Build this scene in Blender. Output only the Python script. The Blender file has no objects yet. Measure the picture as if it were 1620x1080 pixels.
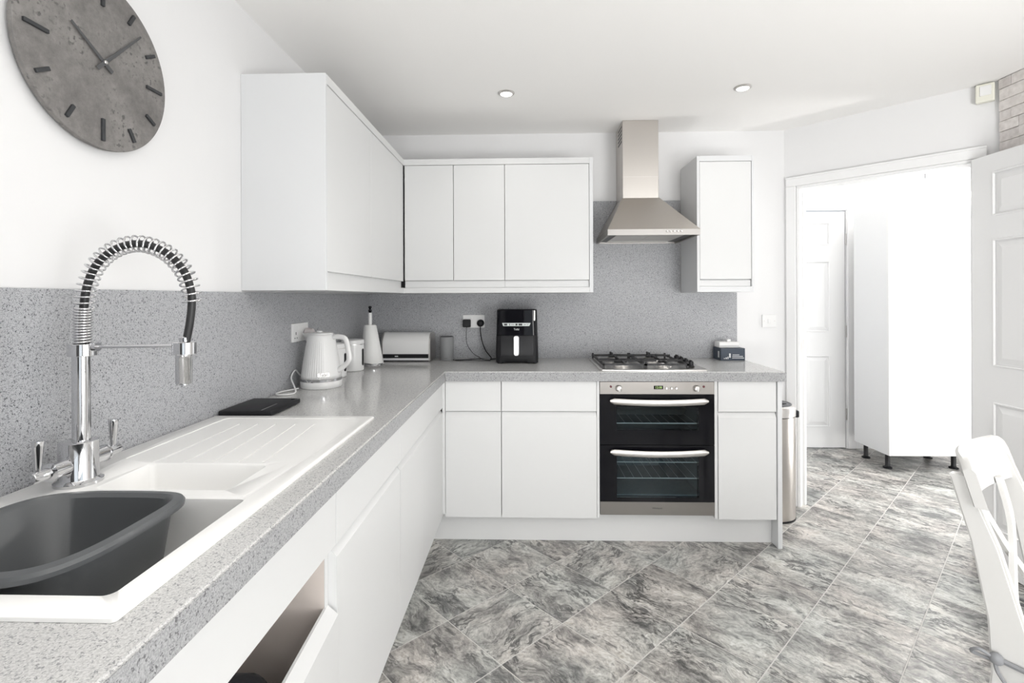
import bpy, bmesh, math, random
from mathutils import Vector, Matrix
random.seed(7)
PI = math.pi
SC = bpy.context.scene
COL = SC.collection

# ------------------------------------------------------------------ camera
cam_d = bpy.data.cameras.new('camera'); cam = bpy.data.objects.new('camera', cam_d); COL.objects.link(cam)
cam.location = (1.0328, -3.1726, 1.3047)
cam.rotation_euler = (PI/2, 0.0036, 0.0288)
cam_d.sensor_width = 36; cam_d.sensor_fit = 'HORIZONTAL'
cam_d.lens = 36*779.98/1620
cam_d.shift_x = -(812.5-810)/1620
cam_d.shift_y = (470.81-540)/1620
cam_d.clip_start = 0.02
SC.camera = cam
# ------------------------------------------------------------------ world / light
W = bpy.data.worlds.new('world'); SC.world = W; W.use_nodes = True
W.node_tree.nodes['Background'].inputs[0].default_value = (0.86, 0.93, 1, 1)
W.node_tree.nodes['Background'].inputs[1].default_value = 1.0
def area(name, loc, rot, sx, sy, power, col=(1, 1, 1)):
    d = bpy.data.lights.new(name, 'AREA'); d.shape = 'RECTANGLE'; d.size = sx; d.size_y = sy
    d.energy = power; d.color = col
    o = bpy.data.objects.new(name, d); COL.objects.link(o); o.location = loc; o.rotation_euler = rot
    return o
area('fill_light_right', (2.7, -4.0, 1.0), (math.radians(140), 0, 0), 1.0, 1.5, 62, (1, 0.995, 0.985))          # two added fill lights behind the viewer, no lamps of the room
area('fill_light_left', (0.9, -4.4, 0.4), (math.radians(122), 0, math.radians(-25)), 0.8, 0.6, 24, (1, 0.995, 0.985))
area('daylight_rear_window', (2.25, -5.72, 1.18), (PI/2, 0, 0), 1.7, 2.0, 3, (0.95, 0.98, 1))                 # faces +y
area('side_fill_light', (3.32, -4.4, 1.4), (0, PI/2, 0), 1.4, 1.8, 2, (0.95, 0.98, 1))  # fill light at a made-up side window out of view
area('daylight_hall_window', (4.05, -0.80, 1.3), (PI/2, 0, 0), 1.1, 1.9, 11, (1, 1, 1))
area('sun_patch_bounce_hall', (4.65, -0.62, 0.10), (0, math.radians(150), 0), 0.25, 0.25, 16, (1, 0.99, 0.97))     # sunlit spot on the hall floor, thrown up to the ceiling
area('daylight_hall_side_window', (4.87, 0.0, 1.3), (0, PI/2, 0), 1.6, 1.0, 4, (1, 1, 1))
hl = bpy.data.lights.new('hall_lamp', 'POINT'); hl.energy = 47; hl.shadow_soft_size = 0.12; hl.color = (1, 0.99, 0.97)
hlo = bpy.data.objects.new('hall_lamp', hl); COL.objects.link(hlo); hlo.location = (4.23, 0.45, 2.16)
BEAM_FRONT = 3; BEAM_REAR = 13
SC.view_settings.view_transform = 'Standard'
SC.view_settings.look = 'None'
SC.view_settings.gamma = 1
SC.view_settings.use_curve_mapping = False
SC.view_settings.exposure = 0.08

# ------------------------------------------------------------------ materials
def new_mat(name):
    m = bpy.data.materials.new(name); m.use_nodes = True
    return m, m.node_tree, m.node_tree.nodes['Principled BSDF']
def mat(name, col, rough=0.5, metal=0.0, spec=0.5, coat=0.0, emit=None, es=1.0, bump=0, bscale=200, stretch=None, var=0.0):
    m, nt, b = new_mat(name)
    b.inputs['Base Color'].default_value = (*col, 1)
    b.inputs['Roughness'].default_value = rough
    b.inputs['Metallic'].default_value = metal
    b.inputs['Specular IOR Level'].default_value = spec
    b.inputs['Coat Weight'].default_value = coat
    if emit:
        b.inputs['Emission Color'].default_value = (*emit, 1); b.inputs['Emission Strength'].default_value = es
    if bump or var:
        tc = nt.nodes.new('ShaderNodeTexCoord'); mp = nt.nodes.new('ShaderNodeMapping'); nz = nt.nodes.new('ShaderNodeTexNoise')
        nt.links.new(tc.outputs['Object'], mp.inputs[0]); nt.links.new(mp.outputs[0], nz.inputs['Vector'])
        if stretch: mp.inputs['Scale'].default_value = stretch
        nz.inputs['Scale'].default_value = bscale; nz.inputs['Detail'].default_value = 3
        if bump:
            bp = nt.nodes.new('ShaderNodeBump'); bp.inputs['Strength'].default_value = bump; bp.inputs['Distance'].default_value = 0.002
            nt.links.new(nz.outputs[0], bp.inputs['Height']); nt.links.new(bp.outputs[0], b.inputs['Normal'])
        if var:
            mx = nt.nodes.new('ShaderNodeMix'); mx.data_type = 'RGBA'
            mx.inputs[6].default_value = (*[c*(1-var) for c in col], 1); mx.inputs[7].default_value = (*[min(1, c*(1+var)) for c in col], 1)
            nt.links.new(nz.outputs[0], mx.inputs[0]); nt.links.new(mx.outputs[2], b.inputs['Base Color'])
    return m
def ramp(nt, stops):
    r = nt.nodes.new('ShaderNodeValToRGB'); e = r.color_ramp.elements
    while len(e) < len(stops): e.new(0.5)
    for el, (p, c) in zip(e, stops): el.position = p; el.color = (*c, 1) if len(c) == 3 else c
    return r
def speckle(name, base, light, dark, rough, coat=0.0, scale=1.0, spec=0.5):
    m, nt, b = new_mat(name)
    tc = nt.nodes.new('ShaderNodeTexCoord')
    n1 = nt.nodes.new('ShaderNodeTexNoise'); n1.inputs['Scale'].default_value = 210*scale; n1.inputs['Detail'].default_value = 2.0; n1.inputs['Distortion'].default_value = 1.2
    n2 = nt.nodes.new('ShaderNodeTexNoise'); n2.inputs['Scale'].default_value = 330*scale; n2.inputs['Detail'].default_value = 1.0
    nt.links.new(tc.outputs['Object'], n1.inputs['Vector']); nt.links.new(tc.outputs['Object'], n2.inputs['Vector'])
    r1 = ramp(nt, [(0.33, (1, 1, 1)), (0.39, (0.55, 0.55, 0.55)), (0.44, (0, 0, 0)), (1, (0, 0, 0))])
    r2 = ramp(nt, [(0.42, base), (0.60, light)])
    nt.links.new(n1.outputs[0], r1.inputs[0]); nt.links.new(n2.outputs[0], r2.inputs[0])
    mx = nt.nodes.new('ShaderNodeMix'); mx.data_type = 'RGBA'
    nt.links.new(r1.outputs[0], mx.inputs[0]); nt.links.new(r2.outputs[0], mx.inputs[6]); mx.inputs[7].default_value = (*dark, 1)
    nt.links.new(mx.outputs[2], b.inputs['Base Color'])
    b.inputs['Roughness'].default_value = rough; b.inputs['Coat Weight'].default_value = coat; b.inputs['Coat Roughness'].default_value = 0.06; b.inputs['Specular IOR Level'].default_value = spec
    return m
def floor_mat():
    m, nt, b = new_mat('marbled_vinyl_tile')
    N = nt.nodes.new; L = nt.links.new
    tc = N('ShaderNodeTexCoord'); oi = N('ShaderNodeObjectInfo')
    mul = N('ShaderNodeMath'); mul.operation = 'MULTIPLY'; mul.inputs[1].default_value = 57.0; L(oi.outputs['Random'], mul.inputs[0])
    cmb = N('ShaderNodeCombineXYZ')
    for i in range(3): L(mul.outputs[0], cmb.inputs[i])
    add = N('ShaderNodeVectorMath'); add.operation = 'ADD'; L(tc.outputs['Object'], add.inputs[0]); L(cmb.outputs[0], add.inputs[1])
    # warp
    wz = N('ShaderNodeTexNoise'); wz.inputs['Scale'].default_value = 6; wz.inputs['Detail'].default_value = 3; L(add.outputs[0], wz.inputs['Vector'])
    wm = N('ShaderNodeVectorMath'); wm.operation = 'MULTIPLY_ADD'; L(wz.outputs['Color'], wm.inputs[0]); wm.inputs[1].default_value = (0.12, 0.12, 0); L(add.outputs[0], wm.inputs[2])
    def noise(scale, sx, sy, det, rough=0.6):
        mp = N('ShaderNodeMapping'); mp.inputs['Scale'].default_value = (sx, sy, 1); L(wm.outputs[0], mp.inputs[0])
        n = N('ShaderNodeTexNoise'); n.inputs['Scale'].default_value = scale; n.inputs['Detail'].default_value = det; n.inputs['Roughness'].default_value = rough; L(mp.outputs[0], n.inputs['Vector']); return n
    a = noise(5.0, 0.8, 1.5, 8, 0.72)
    c = noise(11, 0.6, 1.9, 8, 0.78)
    d0 = noise(70, 0.8, 1.2, 6, 0.7); d = ramp(nt, [(0.36, (0.18, 0.18, 0.18)), (0.5, (0.5, 0.5, 0.5)), (0.64, (0.74, 0.74, 0.74))]); L(d0.outputs[0], d.inputs[0])
    r1 = ramp(nt, [(0.37, (0.13, 0.13, 0.13)), (0.45, (0.33, 0.322, 0.31)), (0.53, (0.49, 0.48, 0.46)), (0.65, (0.66, 0.65, 0.62))])
    L(a.outputs[0], r1.inputs[0])
    r2 = ramp(nt, [(0.34, (1, 1, 1)), (0.41, (0.5, 0.5, 0.5)), (0.46, (0.05, 0.05, 0.05)), (0.5, (0, 0, 0))])
    L(c.outputs[0], r2.inputs[0])
    mx = N('ShaderNodeMix'); mx.data_type = 'RGBA'; L(r2.outputs[0], mx.inputs[0]); L(r1.outputs[0], mx.inputs[6]); mx.inputs[7].default_value = (0.10, 0.10, 0.103, 1)
    v = noise(8, 0.6, 1.7, 7, 0.62)
    sb_ = N('ShaderNodeMath'); sb_.operation = 'SUBTRACT'; sb_.inputs[1].default_value = 0.5; L(v.outputs[0], sb_.inputs[0])
    ab = N('ShaderNodeMath'); ab.operation = 'ABSOLUTE'; L(sb_.outputs[0], ab.inputs[0])
    rv = ramp(nt, [(0.0, (0.95, 0.95, 0.95)), (0.014, (0.7, 0.7, 0.7)), (0.032, (0, 0, 0))]); L(ab.outputs[0], rv.inputs[0])
    mk = noise(4, 1, 1, 3); rm = ramp(nt, [(0.42, (0, 0, 0)), (0.56, (1, 1, 1))]); L(mk.outputs[0], rm.inputs[0])
    vm = N('ShaderNodeMath'); vm.operation = 'MULTIPLY'; L(rv.outputs[0], vm.inputs[0]); L(rm.outputs[0], vm.inputs[1])
    mv = N('ShaderNodeMix'); mv.data_type = 'RGBA'; L(vm.outputs[0], mv.inputs[0]); L(mx.outputs[2], mv.inputs[6]); mv.inputs[7].default_value = (0.06, 0.06, 0.06, 1)
    mx = mv
    # mottled tint
    tz = noise(3.0, 1, 1, 2)
    tint = ramp(nt, [(0.35, (0.93, 0.97, 0.96)), (0.65, (1.0, 0.955, 0.93))]); L(tz.outputs[0], tint.inputs[0])
    m2 = N('ShaderNodeMix'); m2.data_type = 'RGBA'; m2.blend_type = 'MULTIPLY'; m2.inputs[0].default_value = 0.8; L(mx.outputs[2], m2.inputs[6]); L(tint.outputs[0], m2.inputs[7])
    m3 = N('ShaderNodeMix'); m3.data_type = 'RGBA'; m3.blend_type = 'OVERLAY'; m3.inputs[0].default_value = 0.6; L(m2.outputs[2], m3.inputs[6]); L(d.outputs[0], m3.inputs[7])
    L(m3.outputs[2], b.inputs['Base Color'])
    b.inputs['Roughness'].default_value = 0.32; b.inputs['Specular IOR Level'].default_value = 0.55
    bp = N('ShaderNodeBump'); bp.inputs['Strength'].default_value = 0.25; bp.inputs['Distance'].default_value = 0.001; L(c.outputs[0], bp.inputs['Height']); L(bp.outputs[0], b.inputs['Normal'])
    return m
def stone_mat():
    m, nt, b = new_mat('pale_slate_stone')
    N = nt.nodes.new; L = nt.links.new
    tc = N('ShaderNodeTexCoord'); oi = N('ShaderNodeObjectInfo')
    n = N('ShaderNodeTexNoise'); n.inputs['Scale'].default_value = 40; n.inputs['Detail'].default_value = 6; L(tc.outputs['Object'], n.inputs['Vector'])
    r = ramp(nt, [(0.3, (0.70, 0.675, 0.66)), (0.7, (0.90, 0.88, 0.87))]); L(n.outputs[0], r.inputs[0])
    r2 = ramp(nt, [(0.0, (0.80, 0.775, 0.765)), (1.0, (1.0, 0.98, 0.96))]); L(oi.outputs['Random'], r2.inputs[0])
    mx = N('ShaderNodeMix'); mx.data_type = 'RGBA'; mx.blend_type = 'MULTIPLY'; mx.inputs[0].default_value = 1; L(r.outputs[0], mx.inputs[6]); L(r2.outputs[0], mx.inputs[7]); L(mx.outputs[2], b.inputs['Base Color'])
    b.inputs['Roughness'].default_value = 0.8
    bp = N('ShaderNodeBump'); bp.inputs['Strength'].default_value = 0.5; bp.inputs['Distance'].default_value = 0.003; L(n.outputs[0], bp.inputs['Height']); L(bp.outputs[0], b.inputs['Normal'])
    return m
def clock_mat():
    m, nt, b = new_mat('clock_concrete')
    N = nt.nodes.new; L = nt.links.new
    tc = N('ShaderNodeTexCoord')
    n = N('ShaderNodeTexNoise'); n.inputs['Scale'].default_value = 9; n.inputs['Detail'].default_value = 10; n.inputs['Roughness'].default_value = 0.8; L(tc.outputs['Object'], n.inputs['Vector'])
    n2 = N('ShaderNodeTexNoise'); n2.inputs['Scale'].default_value = 90; n2.inputs['Detail'].default_value = 4; L(tc.outputs['Object'], n2.inputs['Vector'])
    n3 = N('ShaderNodeTexNoise'); n3.inputs['Scale'].default_value = 9; n3.inputs['Detail'].default_value = 2; L(tc.outputs['Object'], n3.inputs['Vector'])
    r = ramp(nt, [(0.36, (0.135, 0.128, 0.123)), (0.62, (0.25, 0.238, 0.228))]); L(n.outputs[0], r.inputs[0])
    k = N('ShaderNodeMath'); k.operation = 'MULTIPLY'; 
    ra = ramp(nt, [(0.34, (0.8, 0.8, 0.8)), (0.44, (0, 0, 0))]); L(n2.outputs[0], ra.inputs[0])
    rb = ramp(nt, [(0.48, (0, 0, 0)), (0.62, (1, 1, 1))]); L(n3.outputs[0], rb.inputs[0])
    L(ra.outputs[0], k.inputs[0]); L(rb.outputs[0], k.inputs[1])
    mx = N('ShaderNodeMix'); mx.data_type = 'RGBA'; L(k.outputs[0], mx.inputs[0]); L(r.outputs[0], mx.inputs[6]); mx.inputs[7].default_value = (0.07, 0.068, 0.067, 1)
    L(mx.outputs[2], b.inputs['Base Color']); b.inputs['Roughness'].default_value = 0.75
    return m
def pane_mat(name, tint, alpha, ior=1.5):
    m = bpy.data.materials.new(name); m.use_nodes = True; nt = m.node_tree
    for n in list(nt.nodes):
        if n.type != 'OUTPUT_MATERIAL': nt.nodes.remove(n)
    out = [n for n in nt.nodes if n.type == 'OUTPUT_MATERIAL'][0]
    t = nt.nodes.new('ShaderNodeBsdfTransparent'); t.inputs[0].default_value = (*tint, 1)
    g = nt.nodes.new('ShaderNodeBsdfGlossy'); g.inputs['Roughness'].default_value = 0.02
    f = nt.nodes.new('ShaderNodeFresnel'); f.inputs[0].default_value = ior
    a = nt.nodes.new('ShaderNodeMath'); a.operation = 'ADD'; a.inputs[1].default_value = alpha
    mx = nt.nodes.new('ShaderNodeMixShader')
    nt.links.new(f.outputs[0], a.inputs[0]); nt.links.new(a.outputs[0], mx.inputs[0]); nt.links.new(t.outputs[0], mx.inputs[1]); nt.links.new(g.outputs[0], mx.inputs[2]); nt.links.new(mx.outputs[0], out.inputs[0])
    return m

WALL = mat('wall_paint', (0.80, 0.798, 0.80), 0.85, bump=0.05, bscale=300)
WALLD = mat('charcoal_reflection_wall', (0.10, 0.10, 0.105), 0.85)  # unseen wall, charcoal invented to give the chrome and oven glass dark reflections
CEIL = mat('ceiling_paint', (0.93, 0.92, 0.905), 0.9)
TRIM = mat('white_gloss_trim', (0.85, 0.85, 0.85), 0.4)
CAB = mat('white_cabinet', (0.725, 0.729, 0.728), 0.38)
CABEND = mat('white_cabinet_panel', (0.71, 0.718, 0.727), 0.42)
CARC = mat('beige_carcass', (0.78, 0.70, 0.645), 0.6)
SHADOW = mat('dark_gap', (0.25, 0.25, 0.25), 0.7)
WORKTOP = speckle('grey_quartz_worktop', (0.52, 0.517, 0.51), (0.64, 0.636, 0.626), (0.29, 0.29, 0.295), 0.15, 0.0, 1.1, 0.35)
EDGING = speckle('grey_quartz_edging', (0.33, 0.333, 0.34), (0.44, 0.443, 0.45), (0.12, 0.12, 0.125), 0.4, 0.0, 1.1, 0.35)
SPLASH = speckle('grey_speckled_splashback', (0.36, 0.365, 0.38), (0.49, 0.497, 0.515), (0.075, 0.077, 0.085), 0.5, 0.0, 1.3)
SINKW = mat('white_composite_sink', (0.91, 0.905, 0.89), 0.3)
CHROME = mat('chrome', (0.66, 0.66, 0.67), 0.05, 1.0)
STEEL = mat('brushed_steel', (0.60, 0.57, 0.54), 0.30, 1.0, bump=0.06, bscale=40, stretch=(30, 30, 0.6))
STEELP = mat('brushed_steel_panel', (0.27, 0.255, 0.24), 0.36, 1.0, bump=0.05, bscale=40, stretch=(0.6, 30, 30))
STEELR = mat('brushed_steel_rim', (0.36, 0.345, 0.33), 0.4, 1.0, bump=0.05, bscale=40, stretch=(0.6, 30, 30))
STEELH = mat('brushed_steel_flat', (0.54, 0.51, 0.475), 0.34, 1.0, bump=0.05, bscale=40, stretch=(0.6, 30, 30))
SATIN = mat('satin_steel', (0.72, 0.70, 0.68), 0.28, 1.0)
IRON = mat('black_iron', (0.018, 0.018, 0.02), 0.5)
BLACKG = mat('black_glass', (0.006, 0.006, 0.008), 0.05, spec=0.22)
BLACKP = mat('black_plastic', (0.013, 0.013, 0.015), 0.38, spec=0.3)
BLACKM = mat('black_matte_plastic', (0.013, 0.013, 0.015), 0.5, spec=0.3)
RUBBER = mat('black_rubber_hose', (0.02, 0.02, 0.021), 0.45)
ENAMEL = mat('oven_enamel', (0.15, 0.18, 0.195), 0.4, var=0.35, bscale=120)
WHITEP = mat('white_plastic', (0.82, 0.82, 0.815), 0.28)
CREAMP = mat('cream_plastic', (0.80, 0.79, 0.70), 0.4)
PINKP = mat('pinkish_plug_plastic', (0.72, 0.67, 0.67), 0.4)
PAPER = mat('paper_towel', (0.84, 0.84, 0.83), 0.95, bump=0.3, bscale=220)
GREYP = mat('grey_bowl_plastic', (0.088, 0.093, 0.097), 0.36, bump=0.06, bscale=250)
FABRIC = mat('grey_speaker_fabric', (0.27, 0.275, 0.28), 0.95, bump=0.6, bscale=600)
GREYTOP = mat('charcoal_lid', (0.06, 0.063, 0.07), 0.35)
NAVY = mat('navy_carton', (0.035, 0.05, 0.075), 0.4)
INKW = mat('pale_print', (0.7, 0.72, 0.72), 0.5)
RACK = mat('bright_wire_rack', (0.85, 0.85, 0.84), 0.35, 0.2)
INKG = mat('grey_print', (0.16, 0.16, 0.165), 0.5)
INKD = mat('dark_print', (0.04, 0.04, 0.045), 0.5)
CHAIRW = mat('white_painted_wood', (0.62, 0.615, 0.60), 0.4)
CLOTHW = mat('white_cotton', (0.72, 0.70, 0.67), 0.9, bump=0.2, bscale=400)
RIBBON = mat('grey_ribbon', (0.22, 0.225, 0.235), 0.8)
BAG = mat('navy_bin_bag', (0.02, 0.028, 0.045), 0.22, bump=0.9, bscale=18)
CARD = mat('tan_cardboard', (0.5, 0.35, 0.19), 0.8)
BRASS = mat('satin_brass', (0.70, 0.62, 0.50), 0.3, 1.0)
LAMP = mat('lamp_lens', (0.9, 0.9, 0.9), 0.3, emit=(1, 0.97, 0.92), es=6)
GREEN = mat('green_display_digits', (0.2, 0.3, 0.1), 0.4, emit=(0.55, 0.8, 0.25), es=0.5)
RED = mat('dark_red_lens', (0.10, 0.01, 0.015), 0.2)
GROUT = mat('pale_tile_joint', (0.62, 0.61, 0.59), 0.6)
FLOOR = floor_mat(); STONE = stone_mat(); CLOCK = clock_mat()
MARK = mat('charcoal_clock_mark', (0.035, 0.037, 0.04), 0.6)
OVENPANE = pane_mat('smoked_oven_glass', (0.72, 0.78, 0.80), 0.0, 1.32)
CLEAR = pane_mat('clear_window_glass', (0.97, 0.98, 0.98), 0.0)
VENTD = mat('dark_vent', (0.10, 0.10, 0.10), 0.5)
FILTER = mat('aluminium_filter', (0.62, 0.60, 0.57), 0.42, 0.9)

# ------------------------------------------------------------------ mesh helpers
def NB(): return bmesh.new()
def join(bm, src):
    me = bpy.data.meshes.new('tmp'); src.to_mesh(me); src.free(); bm.from_mesh(me); bpy.data.meshes.remove(me); return bm
def box(x0, y0, z0, x1, y1, z1, b=0.0, seg=1, bm=None):
    t = NB(); r = bmesh.ops.create_cube(t, size=1)
    for v in t.verts:
        v.co = Vector(((x0+x1)/2+v.co.x*(x1-x0), (y0+y1)/2+v.co.y*(y1-y0), (z0+z1)/2+v.co.z*(z1-z0)))
    if b > 0: bmesh.ops.bevel(t, geom=t.edges[:], offset=b, segments=seg, affect='EDGES', profile=0.5)
    return t if bm is None else join(bm, t)
def prism(pts, axis, a0, a1, b=0.0, seg=1, bm=None):
    """pts 2D polygon; axis 'x': pts=(y,z); 'y': pts=(x,z); 'z': pts=(x,y)"""
    t = NB()
    def co(p, a):
        return {'x': (a, p[0], p[1]), 'y': (p[0], a, p[1]), 'z': (p[0], p[1], a)}[axis]
    A = [t.verts.new(co(p, a0)) for p in pts]; B = [t.verts.new(co(p, a1)) for p in pts]
    n = len(pts)
    t.faces.new(A[::-1]); t.faces.new(B)
    for i in range(n): t.faces.new((A[i], A[(i+1) % n], B[(i+1) % n], B[i]))
    bmesh.ops.recalc_face_normals(t, faces=t.faces[:])
    if b > 0: bmesh.ops.bevel(t, geom=t.edges[:], offset=b, segments=seg, affect='EDGES', profile=0.5)
    return t if bm is None else join(bm, t)
def lathe(prof, c=(0, 0, 0), n=32, bm=None, axis='z', rad=None, caps=True):
    t = NB(); rings = []
    for k, (r, z) in enumerate(prof):
        ring = []
        if r < 1e-6:
            ring = [t.verts.new((0, 0, z))]
        else:
            for i in range(n):
                a = 2*PI*i/n; rr = r if rad is None else rad(r, z, a)
                ring.append(t.verts.new((rr*math.cos(a), rr*math.sin(a), z)))
        rings.append(ring)
    for A, B in zip(rings, rings[1:]):
        if len(A) == 1 and len(B) == 1: continue
        for i in range(n):
            j = (i+1) % n
            if len(A) == 1: t.faces.new((A[0], B[i], B[j]))
            elif len(B) == 1: t.faces.new((A[i], A[j], B[0]))
            else: t.faces.new((A[i], A[j], B[j], B[i]))
    if caps and len(rings[0]) > 1: t.faces.new(rings[0][::-1])
    if caps and len(rings[-1]) > 1: t.faces.new(rings[-1])
    if not caps: bmesh.ops.remove_doubles(t, verts=t.verts[:], dist=1e-6)
    bmesh.ops.recalc_face_normals(t, faces=t.faces[:])
    if axis == 'x': M = Matrix(((0, 0, 1), (1, 0, 0), (0, 1, 0))).to_4x4()
    elif axis == 'y': M = Matrix(((0, 1, 0), (0, 0, 1), (1, 0, 0))).to_4x4()
    elif axis == '-y': M = Matrix(((1, 0, 0), (0, 0, -1), (0, 1, 0))).to_4x4()
    else: M = Matrix.Identity(4)
    bmesh.ops.transform(t, matrix=Matrix.Translation(c) @ M, verts=t.verts[:])
    bmesh.ops.recalc_face_normals(t, faces=t.faces[:])
    return t if bm is None else join(bm, t)
def cyl(c, r, h, n=24, axis='z', b=0.0, bm=None):
    p = [(r, 0), (r, h)] if b <= 0 else [(r-b, 0), (r-b*0.3, b*0.3), (r, b), (r, h-b), (r-b*0.3, h-b*0.3), (r-b, h)]
    return lathe(p, c, n, bm, axis)
def tube(pts, r, n=8, closed=False, bm=None, ell=None):
    t = NB(); P = [Vector(p) for p in pts]; m = len(P); rings = []
    tang = []
    for i in range(m):
        if closed: d = P[(i+1) % m]-P[i-1]
        else: d = P[min(i+1, m-1)]-P[max(i-1, 0)]
        tang.append(d.normalized())
    u = tang[0].orthogonal().normalized()
    for i in range(m):
        u = (u-tang[i]*u.dot(tang[i])).normalized(); w = tang[i].cross(u)
        rr = r[i] if isinstance(r, (list, tuple)) else r
        rings.append([t.verts.new(P[i]+(u*math.cos(2*PI*k/n)+w*math.sin(2*PI*k/n))*rr) for k in range(n)])
    for i in range(m if closed else m-1):
        A, B = rings[i], rings[(i+1) % m]
        for k in range(n): t.faces.new((A[k], A[(k+1) % n], B[(k+1) % n], B[k]))
    if not closed: t.faces.new(rings[0][::-1]); t.faces.new(rings[-1])
    bmesh.ops.recalc_face_normals(t, faces=t.faces[:])
    return t if bm is None else join(bm, t)
def smooth_path(pts, k=8):
    P = [Vector(p) for p in pts]; out = []
    for i in range(len(P)-1):
        p0 = P[max(i-1, 0)]; p1 = P[i]; p2 = P[i+1]; p3 = P[min(i+2, len(P)-1)]
        for j in range(k):
            s = j/k
            out.append(0.5*((2*p1)+(p2-p0)*s+(2*p0-5*p1+4*p2-p3)*s*s+(3*p1-p0-3*p2+p3)*s**3))
    out.append(P[-1]); return out
BASE = {}
def obj(name, bm, m, parent=None, smooth=False, local=False, label=None):
    me = bpy.data.meshes.new(name)
    if parent is not None and not local:
        bmesh.ops.translate(bm, verts=bm.verts[:], vec=-BASE[parent.name])
    if smooth:
        for f in bm.faces: f.smooth = True
        if smooth != 'all':
            for e in bm.edges:
                if len(e.link_faces) == 2 and e.calc_face_angle(0) > 0.7: e.smooth = False
    bm.to_mesh(me); bm.free()
    me.materials.append(m)
    o = bpy.data.objects.new(name, me); COL.objects.link(o)
    if parent is not None: o.parent = parent; BASE[o.name] = BASE[parent.name]
    else: BASE[o.name] = Vector((0, 0, 0))
    if label: o['label'] = label
    return o
def thing(name, label, cat, loc, group=None, rotz=0):
    o = bpy.data.objects.new(name, None); COL.objects.link(o); o.location = loc; o.rotation_euler = (0, 0, rotz)
    o.empty_display_size = 0.05
    o['label'] = label; o['category'] = cat
    if group: o['group'] = group
    BASE[o.name] = Vector(loc); return o
def tag(o, label, cat, group=None):
    o['label'] = label; o['category'] = cat
    if group: o['group'] = group
    return o
def struct(name, bm, m, parent=None, smooth=False):
    o = obj(name, bm, m, parent, smooth)
    if parent is None: o['kind'] = 'structure'
    return o
def boolean(bm, cutters, op='DIFFERENCE'):
    me = bpy.data.meshes.new('b'); bm.to_mesh(me); bm.free(); o = bpy.data.objects.new('b', me); COL.objects.link(o)
    cs = []
    for c in cutters:
        mc = bpy.data.meshes.new('c'); c.to_mesh(mc); c.free(); oc = bpy.data.objects.new('c', mc); COL.objects.link(oc); cs.append(oc)
        md = o.modifiers.new('b', 'BOOLEAN'); md.object = oc; md.operation = op; md.solver = 'EXACT'
    dg = bpy.context.evaluated_depsgraph_get(); ev = o.evaluated_get(dg); r = NB(); r.from_mesh(ev.to_mesh()); ev.to_mesh_clear()
    for q in cs+[o]:
        mm = q.data; bpy.data.objects.remove(q); bpy.data.meshes.remove(mm)
    return r
def rrect(x0, y0, x1, y1, r, n=6):
    out = []
    for cx, cy, a0 in ((x1-r, y1-r, 0), (x0+r, y1-r, PI/2), (x0+r, y0+r, PI), (x1-r, y0+r, 1.5*PI)):
        for i in range(n+1):
            a = a0+PI/2*i/n; out.append((cx+r*math.cos(a), cy+r*math.sin(a)))
    return out
def loft(loops, cap0=True, cap1=True, bm=None):
    t = NB(); R = [[t.verts.new(p) for p in l] for l in loops]; n = len(R[0])
    for A, B in zip(R, R[1:]):
        for i in range(n): t.faces.new((A[i], A[(i+1) % n], B[(i+1) % n], B[i]))
    if cap0: t.faces.new(R[0][::-1])
    if cap1: t.faces.new(R[-1])
    bmesh.ops.recalc_face_normals(t, faces=t.faces[:])
    return t if bm is None else join(bm, t)
def text(body, size, M, depth=0.0004, align='CENTER'):
    c = bpy.data.curves.new('txt', 'FONT'); c.body = body; c.size = size; c.extrude = depth; c.align_x = align; c.align_y = 'CENTER'; c.resolution_u = 2
    o = bpy.data.objects.new('txt', c); COL.objects.link(o)
    me = bpy.data.meshes.new_from_object(o.evaluated_get(bpy.context.evaluated_depsgraph_get()))
    bpy.data.objects.remove(o); bpy.data.curves.remove(c)
    t = NB(); t.from_mesh(me); bpy.data.meshes.remove(me)
    bmesh.ops.transform(t, matrix=M, verts=t.verts[:])
    return t
FRONT = Matrix(((1, 0, 0), (0, 0, -1), (0, 1, 0))).to_4x4()       # text facing -y

# ================================================================== SETTING
H = 2.358; XR = 3.34; YR = -5.8; XD = 2.66; HX = 4.9; HY = 1.15
struct('ceiling', box(-0.1, YR-0.1, H, HX+0.1, HY+0.1, H+0.1), CEIL)
struct('wall_left', box(-0.1, YR, -0.05, 0, 0.1, H), WALL)
struct('wall_back', box(0, 0, -0.05, XD, 0.1, H), WALL)
wrm = box(XR, YR, -0.05, XR+0.1, -5.3, H); box(XR, -3.5, -0.05, XR+0.1, -0.70, H, bm=wrm); box(XR, -5.3, -0.05, XR+0.1, -3.5, 0.7, bm=wrm); box(XR, -5.3, 2.1, XR+0.1, -3.5, H, bm=wrm)
struct('wall_right', wrm, WALL)
rw = box(-0.1, YR-0.1, -0.05, 1.35, YR, H)
box(3.15, YR-0.1, -0.05, XR+0.1, YR, H, bm=rw); box(1.35, YR-0.1, 2.15, 3.15, YR, H, bm=rw)
struct('wall_rear', rw, WALLD)
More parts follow.
